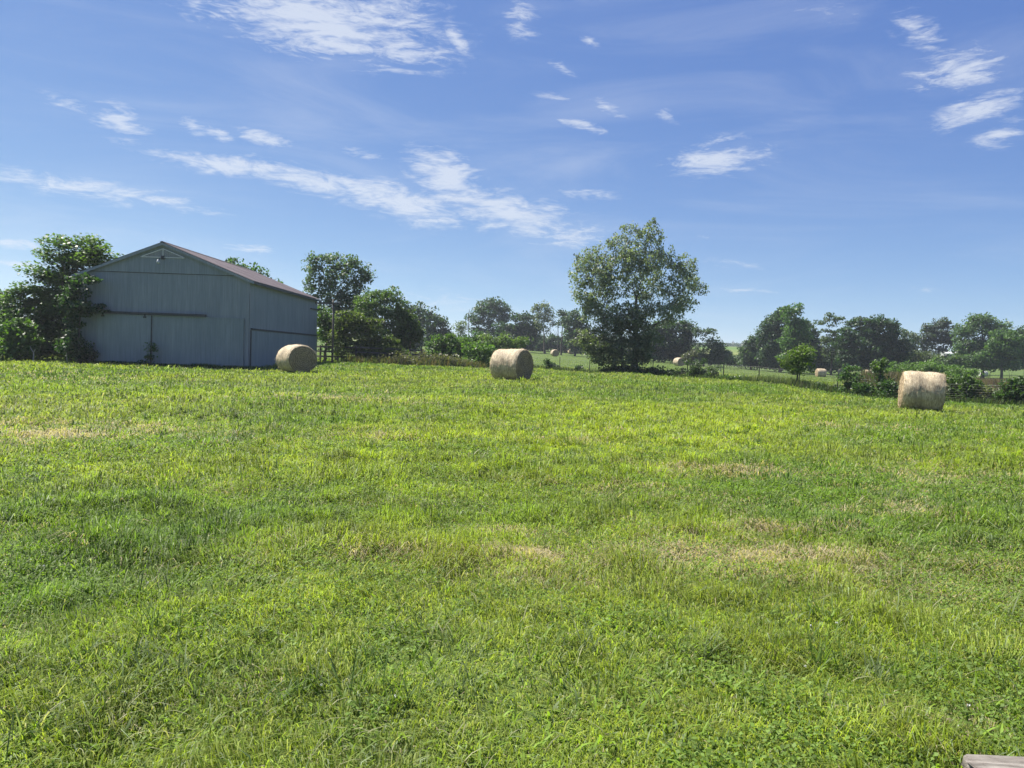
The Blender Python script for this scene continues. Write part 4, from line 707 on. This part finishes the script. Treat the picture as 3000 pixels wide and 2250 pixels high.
def wire(p, q, rad):
    p = np.array(p); q = np.array(q); dd = q-p; dd = dd/np.linalg.norm(dd); a = np.cross(dd, [0.3, .9, .2]); a /= np.linalg.norm(a); c_ = np.cross(dd, a); b0 = len(V)
    for e in (p, q):
        for k in range(3): V.append(e+(a*math.cos(k*2.094)+c_*math.sin(k*2.094))*rad)
    for k in range(3): Q.append((b0+k, b0+(k+1) % 3, b0+3+(k+1) % 3, b0+3+k))
HT = [.08, .2, .32, .45, .58, .72, .88, 1.04, 1.18]
for k in range(len(FPW)-1):
    (x0, y0), (x1, y1) = FPW[k], FPW[k+1]; n = max(2, int(math.hypot(x1-x0, y1-y0)/.3)); prev = None
    for i in range(n+1):
        f = i/n; x, y = x0+(x1-x0)*f, y0+(y1-y0)*f; z = g1(x0, y0)*(1-f)+g1(x1, y1)*f; sagz = -.05*math.sin(math.pi*f)
        cur = [(x-fx, y-fy-.03, z-fz0+h+sagz*(h/1.2)) for h in HT]
        wire(cur[0], cur[-1], .0035)
        if prev:
            for hi, (a, c_) in enumerate(zip(prev, cur)): wire(a, c_, .006 if hi == len(HT)-1 else .0032)
        prev = cur
mesh_np('wire_mesh', np.array(V), [np.array(Q)], M_WIRE, fence)

# ------------------------------------------------------------------ board fence, utility pole, stake, dead sticks
m, t, b = material('weathered_wood'); M_WOOD = m; o_ = objco(t)
t.links.new(ramp(t, noise(t, o_, 8, 6, .7, .2, (.5, .5, .5)), [(.3, (.04, .035, .028)), (.7, (.13, .115, .095))]), b.inputs['Base Color']); b.inputs['Roughness'].default_value = .85
bp_ = [(905, 1058, 65), (938, 1060, 64), (1042, 1064, 62.5), (1140, 1062, 63), (1235, 1056, 66)]
BPW = [at(*q)[:2] for q in bp_]; ox, oy = BPW[0]; oz = g1(ox, oy)
bf = thing('board_fence', 'dark weathered three-rail board fence running from the barn corner behind the trees', 'fence', (ox, oy, oz))
for (x, y) in BPW:
    z = g1(x, y)-oz; mb = MB(); mb.box(x-ox-.06, x-ox+.06, y-oy-.06, y-oy+.06, z-.3, z+1.42); mb.build('fence_post', M_WOOD, bf)
for k in range(len(BPW)-1):
    (x0, y0), (x1, y1) = BPW[k], BPW[k+1]
    for h in (.5, .92, 1.3):
        mb = MB(); mb.beam((x0-ox, y0-oy-.08, g1(x0, y0)-oz+h), (x1-ox, y1-oy-.08, g1(x1, y1)-oz+h+.003), .035, .14); mb.build('rail', M_WOOD, bf)
p = at(973, 1068, 57); px_, py_ = p[0], p[1]; pz_ = g1(px_, py_)
pole = thing('utility_pole', 'slim wooden pole with a horizontal crossbeam beside the barn corner', 'pole', (px_, py_, pz_))
mb = MB(); mb.tube([(0, 0, -.3), (.01, 0, 2.3), (-.03, 0, 4.75)], [.085, .08, .07], 10); mb.build('post', M_WOOD, pole, True)
mb = MB(); mb.beam((-1.35, -.1, 4.42), (.62, -.1, 4.47), .07, .13); mb.build('crossbeam', M_WOOD, pole)
for q in (-.9, -.2, .5): mb = MB(); mb.tube([(q, -.1, 4.5), (q, -.1, 4.62)], .03, 8); mb.build('insulator', M_DARK, pole)
p = at(197, 1062, 46); z = g1(p[0], p[1]); mb = MB(); mb.tube([(0, 0, -.1), (-.03, 0, .4), (-.05, 0, .76)], [.022, .02, .018], 7); mb.tube([(-.09, 0, .74), (.02, 0, .78)], .02, 6)
o = mb.build('stake', M_PALE); o.location = (p[0], p[1], z); tag(o, 'thin pale stake standing in the grass in front of the layered tree', 'stake')
p = at(96, 1052, 46.5); z = g1(p[0], p[1]); mb = MB(); mb.tube([(0, 0, -.1), (.05, 0, .35), (.03, .02, .62)], [.045, .04, .03], 7); mb.tube([(.03, .02, .6), (-.12, 0, .85), (-.2, .03, 1.0)], [.028, .02, .012], 6); mb.tube([(.03, .02, .6), (.15, 0, .82)], [.025, .012], 6)
o = mb.build('dead_sapling', M_PALE); o.location = (p[0], p[1], z); tag(o, 'pale forked dead sapling stump under the layered tree, left of the stake', 'stump')
for (px, d, h, lb_) in ((1371, 200, 10.5, 'bare dead tree snag poking up left of the big spreading far tree'), (1633, 195, 9.5, 'bare thin dead tree snag between the pale forked tree and the slim dark tree')):
    p = at(px, 1030, d); z = g1(p[0], p[1]); mb = MB(); rr_ = np.random.default_rng(int(px))
    mb.tube([(0, 0, -.2), (.1, 0, h*.4), (-.1, 0, h*.75), (.05, 0, h)], [.16, .12, .08, .03], 6)
    for k in range(6):
        z0 = h*rr_.uniform(.4, .9); a = rr_.uniform(0, 6.28); mb.tube([(0, 0, z0), (math.cos(a)*.8, math.sin(a)*.8, z0+.7), (math.cos(a)*1.2, math.sin(a)*1.2, z0+1.5)], [.05, .035, .015], 4)
    o = mb.build('dead_tree', M_BARK); o.location = (p[0], p[1], z); tag(o, lb_, 'dead tree')
p = at(2147, 1018, 800); z = g1(p[0], p[1]); mb = MB(); mb.tube([(0, 0, -1), (0, 0, 7)], [.35, .25], 6); mb.box(-1.1, 1.1, -.1, .1, 5.4, 5.7)
o = mb.build('distant_pole', M_DARK); o.location = (p[0], p[1], z); tag(o, 'tiny utility pole on the far hill crest in the tree gap', 'pole')
# distant woods on the hill crest and a far white farm building
r = np.random.default_rng(77); Cn = []
for k in range(2600):
    a = r.uniform(-.75, .85); R_ = 815+r.normal()*18; Cn.append((R_*math.sin(a)*1.0, R_*math.cos(a)))
Cn = np.array(Cn); zc = gz(Cn[:, 0], Cn[:, 1]); per = 26; idx = np.repeat(np.arange(len(Cn)), per); hgt = 2.6+2.2*fbm(Cn[:, 0]*.02, Cn[:, 1]*.02, 3)
P_ = np.stack([Cn[idx, 0], Cn[idx, 1], zc[idx]], 1)+r.normal(size=(len(idx), 3))*np.array([2.2, 2.2, .5]); P_[:, 2] += r.random(len(idx))*hgt[idx]
nm = r.normal(size=P_.shape); nm[:, 2] = abs(nm[:, 2])+.4; nm /= np.linalg.norm(nm, axis=1)[:, None]; a = np.cross(nm, r.normal(size=P_.shape)); a /= np.linalg.norm(a, axis=1)[:, None]; bb = np.cross(nm, a)
a *= 1.0; bb *= .7; V = np.stack([P_-a, P_+bb, P_+a, P_-bb], 1).reshape(-1, 3)
o = mesh_np('far_woods', V, [np.arange(len(V)).reshape(-1, 4)], M_LEAF, tint=np.repeat(np.array([.04, .07, .045])*r.uniform(.7, 1.3, (len(idx), 1)), 4, 0)); tag(o, 'thin dark line of woods along the crest of the far hill', 'woods', kind='stuff')
p = at(2793, 1034, 420); z = g1(p[0], p[1]); fb_ = thing('farm_shed', 'tiny white roofed shed glimpsed beneath the smoky grey far tree', 'shed', (p[0], p[1], p[2]-2.6))
mb = MB(); mb.box(-5, 5, -3, 3, -4, 2.2); mb.build('wall', M_WHITE, fb_)
mb = MB(); mb.add([(-5.3, -3.3, 2.15), (5.3, -3.3, 2.15), (5.3, 0, 3.4), (-5.3, 0, 3.4), (-5.3, 3.3, 2.15), (5.3, 3.3, 2.15)], [(0, 1, 2, 3), (3, 2, 5, 4), (0, 3, 4), (1, 5, 2)]); mb.build('roof', M_WHITE, fb_)

# ------------------------------------------------------------------ plank in the bottom right corner
m, t, b = material('grey_board'); M_BOARD = m; o_ = objco(t)
gr = noise(t, o_, 20, 8, .7, .6, (.12, 1, 1)); bl = noise(t, o_, 26, 4, .6, .3, (.5, 1, 1))
c1 = ramp(t, gr, [(.34, (.05, .045, .038)), (.46, (.15, .135, .115)), (.56, (.24, .22, .19)), (.7, (.38, .355, .315))]); c2 = ramp(t, bl, [(.35, (.7, .66, .64)), (.6, (1.1, 1.1, 1.1))])
a = N('ShaderNodeMix', t, data_type='RGBA', blend_type='MULTIPLY'); a.inputs['Factor'].default_value = 1; t.links.new(c1, a.inputs[6]); t.links.new(c2, a.inputs[7]); t.links.new(a.outputs[2], b.inputs['Base Color'])
b.inputs['Roughness'].default_value = .9; bump(t, b, gr, 1, .01)
pA = ray(2815, 2205); tt = (.1-CAMH)/pA[2]; A0 = np.array([0, 0, CAMH])+pA*tt; pB = ray(3000, 2214); tt = (.1-CAMH)/pB[2]; B0 = np.array([0, 0, CAMH])+pB*tt
ang = math.atan2(B0[1]-A0[1], B0[0]-A0[0])
import bmesh
bm = bmesh.new(); Lb, Wb, Hb = 1.6, .19, .05; nx = 40
grid = {}
for i in range(nx+1):
    for k, (yy, zz_) in enumerate([(0, 0), (0, Hb), (-Wb*.33, Hb), (-Wb*.66, Hb), (-Wb, Hb), (-Wb, 0)]):
        x = Lb*i/nx + (.012*math.sin(k*2.1) if i == 0 else 0); j = (fbm(np.array([x*6.+k*3]), np.array([k*1.7]), 9)[0]-.5)*.012
        grid[i, k] = bm.verts.new((x, yy+j, zz_+j*.4+.05))
for i in range(nx):
    for k in range(6): bm.faces.new((grid[i, k], grid[i, (k+1) % 6], grid[i+1, (k+1) % 6], grid[i+1, k]))
bm.faces.new([grid[0, k] for k in range(6)][::-1]); bm.faces.new([grid[nx, k] for k in range(6)])
bmesh.ops.recalc_face_normals(bm, faces=bm.faces)
bmesh.ops.bevel(bm, geom=[e for e in bm.edges if e.calc_face_angle(0) > 1.0], offset=.006, segments=2, affect='EDGES')
me = bpy.data.meshes.new('plank'); bm.to_mesh(me); me.materials.append(M_BOARD); o = bpy.data.objects.new('plank', me); link(o); o.location = (A0[0], A0[1], 0); o.rotation_euler = (0, 0, ang)
tag(o, 'weathered grey wooden plank lying in the grass at the bottom right corner', 'plank')
PLANK = (A0[0], A0[1], ang)

# ------------------------------------------------------------------ grass: one mass of real blades
def clear(x, y):                         # keep blades out of the barn and off the plank
    k = ~((x > BX0-.02) & (x < BX1+.02) & (y > BY0-.1) & (y < BY1+.1))
    dx, dy = x-PLANK[0], y-PLANK[1]; u = dx*math.cos(PLANK[2])+dy*math.sin(PLANK[2]); v = -dx*math.sin(PLANK[2])+dy*math.cos(PLANK[2])
    return k & ~((u > -.02) & (u < 1.65) & (v > -.22) & (v < .02))
DRY = [(1500, 1565, .35, .9), (1680, 1640, .5, .7), (2080, 1640, .7, 1), (2230, 1640, .6, 1), (2420, 1650, .6, .8), (2180, 1690, .5, .7), (2620, 1690, .7, .7), (2780, 1730, .6, .7), (2880, 1660, .7, .6), (2030, 1380, .8, .8), (2240, 1390, .8, 1), (1640, 1295, .5, .9), (80, 1275, 1.8, .9), (330, 1262, 1.4, .7),
       (2700, 1400, 1.5, .6), (2100, 1480, .8, .5), (1830, 1440, .7, .6), (1250, 1480, .6, .4), (1130, 1640, .4, .5), (990, 1175, 1.5, .9), (1150, 1290, 1, .4), (2550, 1500, .8, .5), (2350, 1560, .6, .5), (1560, 1700, .4, .5), (2450, 1250, 1.2, .4), (100, 1110, 3, .4), (2860, 2120, .25, .6)]
DRYW = [(*ground_at(a, b_), rr_, w) for (a, b_, rr_, w) in DRY]
def dryness(x, y):
    d = np.zeros_like(x)
    for (a, b_, rr_, w) in DRYW:
        dist = math.hypot(a, b_); sx, sy = rr_*1.5, rr_*(.55+dist*.02)
        d = np.maximum(d, w*np.exp(-(((x-a)/sx)**2+((y-b_)/sy)**2)))
    n = fbm(x*.9+31, y*.9, 21, 4); return np.clip(d*(.45+1.1*n)*.95+np.clip(n-.6, 0, 1)*1.8*np.exp(-np.clip(np.hypot(x, y)-25, 0, 999)/30), 0, 1)
def grass_color(x, y, r, k):
    A = np.array([.06, .125, .016]); B_ = np.array([.13, .2, .024]); C_ = np.array([.07, .115, .02]); Bl = np.array([.11, .15, .045])
    n1_ = fbm(x*.22, y*.22, 31, 3)[:, None]; n2_ = fbm(x*1.1, y*1.1, 37, 3)[:, None]; n3 = fbm(x*.12+5, y*.3, 41, 3)[:, None]
    sm = lambda v, a, b_: np.clip((v-a)/(b_-a), 0, 1)
    c = A*(1-sm(n1_, .35, .65))+B_*sm(n1_, .35, .65); q = sm(n2_, .5, .8)*.45; c = c*(1-q)+C_*q; q = sm(n3, .52, .7)*.6; c = c*(1-q*.6)+Bl*q*.6
    # bright yellow-green swath across the mid field
    yy = np.exp(-((y-17-x*.05)/7)**2)[:, None]*sm(fbm(x*.3+3, y*.3, 51, 3)[:, None], .35, .6)*(1/(1+np.exp(-(x+5)/3)))[:, None]; c = c*(1-.6*yy)+np.array([.155, .24, .016])*.6*yy
    va = (1-.55*np.clip((np.hypot(x, y)-8)/25, 0, 1))[:, None]; c = c*np.array([1.9, 1.5, 2.2])*(1.02+1.05*va*(r.random((k, 1))-.5))*(.8+.4*sm(fbm(x*2.7, y*2.7, 47, 3)[:, None], .3, .7))*(1+(r.random((k, 3))-.5)*.12)
    pl_ = r.random(k) < .07; c[pl_] = np.array([.3, .37, .2])*r.uniform(.7, 1.2, (k, 1))[pl_]  # scattered pale blades: bright highlights put into the tint
    dr = dryness(x, y); isd = r.random(k) < dr*1.05+.04
    st = np.array([.41, .355, .23])*r.uniform(.6, 1.25, (k, 1)); c[isd] = st[isd]; return c, dr, isd
def blade_mesh(x, y, h, w, lean, an, col, z=None, lift=0.):
    k = len(x); z = gz(x, y) if z is None else z; d_ = np.stack([np.cos(an), np.sin(an), np.zeros(k)], 1); rr_ = np.random.default_rng(5)
    tw = rr_.uniform(-1.2, 1.2, k)+an+math.pi/2; side = np.stack([np.cos(tw), np.sin(tw), np.zeros(k)], 1)*(w*.5)[:, None]
    B = np.stack([x, y, z-.01+lift], 1); le = lean[:, None]; hz = h[:, None]*np.array([0, 0, 1.])
    Mi = B+hz*(.62-.12*le)+d_*(h[:, None]*le*.28); Tp = B+hz*np.maximum(.12, 1-.75*le**1.2)+d_*(h[:, None]*le*.85)
    V = np.stack([B-side*.8, B+side*.8, Mi-side, Mi+side, Tp], 1).reshape(-1, 3).astype(np.float32)
    q = (np.arange(k)*5)[:, None]; return V, q+np.array([0, 1, 3, 2]), q+np.array([2, 3, 4]), np.repeat(col, 5, 0)
def arch_mesh(x, y, h, w, lean, an, col):   # longer blade that arches over, four segments
    k = len(x); z = gz(x, y); rr_ = np.random.default_rng(6); d_ = np.stack([np.cos(an), np.sin(an), np.zeros(k)], 1)
    tw = an+math.pi/2+rr_.uniform(-.6, .6, k); side = np.stack([np.cos(tw), np.sin(tw), np.zeros(k)], 1)*(w*.5)[:, None]
    B = np.stack([x, y, z-.01], 1); P_ = [B]; a_ = rr_.uniform(.05, .35, k)
    for i in range(4):
        a_ = a_+lean*.42; P_.append(P_[-1]+(np.stack([np.zeros(k), np.zeros(k), np.cos(a_)], 1)+d_*np.sin(a_)[:, None])*(h/4)[:, None])
    for p_ in P_[1:]: p_[:, 2] = np.maximum(p_[:, 2], z+.012)
    ws = (.8, 1.05, .95, .65); V = []
    for p_, ww_ in zip(P_[:4], ws): V += [p_-side*ww_, p_+side*ww_]
    V = np.stack(V+[P_[4]], 1).reshape(-1, 3).astype(np.float32); q = (np.arange(k)*9)[:, None]
    Q_ = np.concatenate([q+np.array([a, a+1, a+3, a+2]) for a in (0, 2, 4)]); return V, Q_, q+np.array([6, 7, 8]), np.repeat(col, 9, 0)
parts = []
def put(res):
    off = sum(len(p_[0]) for p_ in parts); parts.append((res[0], res[1]+off, res[2]+off, res[3]))
r = np.random.default_rng(99)
NB = 1.0
HALF = math.radians(43)
def scatter(n, r0, r1, power):           # density ~ R^-power per unit area
    u = r.random(n); e = 2-power
    R_ = (r0**e+u*(r1**e-r0**e))**(1/e) if abs(e) > 1e-6 else r0*(r1/r0)**u
    a = r.uniform(-HALF, HALF, n); x = R_*np.sin(a); y = R_*np.cos(a); k = clear(x, y); return x[k], y[k], R_[k]
for (n, r0, r1, pw) in ((int(330000*NB), 2.0, 8.0, .6), (int(820000*NB), 8, 90, 2.0), (int(120000*NB), 90, 235, 2.0)):
    x, y, R_ = scatter(n, r0, r1, pw); k = len(x)
    col, dr, isd = grass_color(x, y, r, k)
    hn = fbm(x*.55+9, y*.55, 61, 4); tuft = np.clip((fbm(x*2.3, y*2.3, 63, 3)-.5)*4, 0, 1)
    zone = np.clip((y+.25*np.sin(x*1.3)-5.0)*2.2, 0, 1)
    h = (.035+.06*r.random(k)**1.5)*(.5+1.1*hn)*(1+1.5*tuft)*(.85+.4*zone)*(1+np.clip(R_-8, 0, 30)*.008)
    h = np.where(isd, h*.8, h); h = np.where(R_ > 85, .07+.05*r.random(k), h)
    w = np.maximum(.0042, .00095*R_)*r.uniform(.6, 1.4, k); w = np.minimum(w, h*.6)
    lean = np.clip(r.beta(2.4, 1.3, k)*1.2, 0, 1.2); lean = np.where(isd, np.clip(lean+.4, 0, 1.3), lean); lean = np.where(R_ > 30, lean*.8, lean)
    an = r.uniform(0, 6.283, k)+0*x; an = np.where(r.random(k) < .62, fbm(x*1.1, y*1.1, 71, 3)*16+r.normal(size=k)*.45, an)
    put(blade_mesh(x, y, h, w, lean, an, col))
# standing tufts of coarser grass
nt_ = 2100; x, y, R_ = scatter(nt_, 3.2, 60, 1.35); keep = fbm(x*.35+2, y*.35, 81, 3)+.12*(R_ > 9) > .46; x, y, R_ = x[keep], y[keep], R_[keep]
per = 26; idx = np.repeat(np.arange(len(x)), per); k = len(idx); sp_ = r.uniform(.03, .14, len(x))[idx]
xx = x[idx]+r.normal(size=k)*sp_; yy = y[idx]+r.normal(size=k)*sp_; ok = clear(xx, yy); xx, yy, idx = xx[ok], yy[ok], idx[ok]; k = len(xx)
tc_ = np.array([[.095, .15, .03], [.11, .17, .045], [.13, .2, .035], [.16, .2, .09]])[r.integers(0, 4, len(x))][idx]*r.uniform(.7, 1.35, (k, 1))
hh = (r.uniform(.1, .23, len(x)))[idx]*r.uniform(.55, 1.1, k); ww = np.maximum(.006, .0011*R_[idx])*r.uniform(.7, 1.3, k)
put(arch_mesh(xx, yy, hh, ww, r.uniform(.2, 1.1, k), r.uniform(0, 6.283, k), tc_))
# long thin strands lying over the turf
x, y, R_ = scatter(80000, 2.0, 34, 1.2); k = len(x); w_ = fbm(x*.7+3, y*.7+8, 83, 3); keep = (r.random(k) < np.clip((w_-.36)*3.4, .1, 1)); x, y, R_ = x[keep], y[keep], R_[keep]; k = len(x)
col = np.array([.17, .235, .06])*r.uniform(.6, 1.35, (k, 1)); q_ = r.random(k) < .3; col[q_] = np.array([.36, .36, .2])*r.uniform(.7, 1.15, (k, 1))[q_]
put(arch_mesh(x, y, r.uniform(.08, .2, k), np.maximum(.0045, .0009*R_)*r.uniform(.7, 1.5, k), r.uniform(.45, 1.25, k), fbm(x*.5, y*.5, 85, 2)*10+r.normal(size=k)*1.0, col))
# broad crabgrass leaves
x, y, R_ = scatter(60000, 2.0, 18, 1.0); keep = r.random(len(x)) < np.clip(.35-x*.09+(fbm(x*.8, y*.8, 91, 3)-.5)*3, 0.03, 1); x, y, R_ = x[keep], y[keep], R_[keep]; k = len(x)
col = np.array([.19, .29, .04])*r.uniform(.7, 1.4, (k, 1)); pale = r.random(k) < .12; col[pale] = np.array([.2, .26, .11])
put(arch_mesh(x, y, r.uniform(.05, .12, k), r.uniform(.008, .014, k), r.uniform(.5, 1.15, k), r.uniform(0, 6.283, k), col))
GV = np.concatenate([p_[0] for p_ in parts]); GQ = np.concatenate([p_[1] for p_ in parts]); GT = np.concatenate([p_[2] for p_ in parts]); GC = np.concatenate([p_[3] for p_ in parts])
g = mesh_np('grass', GV, [GQ, GT], M_GRASS, tint=GC); tag(g, 'short patchy green pasture grass with straw-coloured dry spots', 'grass', kind='stuff')
# clover leaflets close by
x, y, R_ = scatter(150000, 2.0, 13, 1.0); cm = fbm(x*.9+17, y*.9+4, 95, 3); keep = cm > .47; x, y, R_, cm = x[keep], y[keep], R_[keep], cm[keep]; k = len(x)
z = gz(x, y)+r.uniform(.02, .065, k); C = np.stack([x, y, z], 1); nm = r.normal(size=(k, 3))*.45; nm[:, 2] = 1; nm /= np.linalg.norm(nm, axis=1)[:, None]
a = np.cross(nm, r.normal(size=(k, 3))); a /= np.linalg.norm(a, axis=1)[:, None]; bb = np.cross(nm, a); s_ = r.uniform(.007, .013, k)[:, None]*np.maximum(1, R_/7)[:, None]
V = np.stack([C-a*s_, C+bb*s_*.75+a*s_*.2, C+a*s_, C-bb*s_*.75+a*s_*.2], 1).reshape(-1, 3); tint = np.array([.13, .2, .038])*r.uniform(.6, 1.7, (k, 1))
cl_ = mesh_np('clover', V, [np.arange(4*k).reshape(-1, 4)], M_GRASS, tint=np.repeat(tint, 4, 0)); tag(cl_, 'small round clover leaves mixed through the near grass', 'clover', kind='stuff')
# white clover heads
x, y, R_ = scatter(16, 3, 8, 1.0); mb = MB()
for (a_, b_, z_) in zip(x, y, gz(x, y)):
    for k in range(7):
        an = r.uniform(0, 6.28); rr_ = .0045; mb.add([(a_+math.cos(an)*rr_+dx*.0035, b_+math.sin(an)*rr_+dy*.0035, z_+.045+r.uniform(0, .01)+dz*.0035) for dx, dy, dz in ((-1, 0, 0), (0, -1, .5), (1, 0, 0), (0, 1, 1))], [(0, 1, 2, 3)])
o = mb.build('clover_flowers', M_WHITE); tag(o, 'scattered tiny white clover flower heads in the near grass', 'flowers', kind='stuff')

# ------------------------------------------------------------------ air
bm = bmesh.new(); bmesh.ops.create_cube(bm, size=1)
for v in bm.verts: v.co = Vector((v.co.x*14000, v.co.y*14000, -4 if v.co.z < 0 else 60))
me = bpy.data.meshes.new('haze'); bm.to_mesh(me); hz = bpy.data.objects.new('haze', me); link(hz); hz['kind'] = 'stuff'
m = bpy.data.materials.new('haze'); m.use_nodes = True; t = m.node_tree; t.nodes.clear(); pv = N('ShaderNodeVolumePrincipled', t); mo = N('ShaderNodeOutputMaterial', t)
pv.inputs['Color'].default_value = (.85, .92, 1, 1); pv.inputs['Density'].default_value = .00032; pv.inputs['Anisotropy'].default_value = .3; t.links.new(pv.outputs[0], mo.inputs['Volume']); me.materials.append(m)
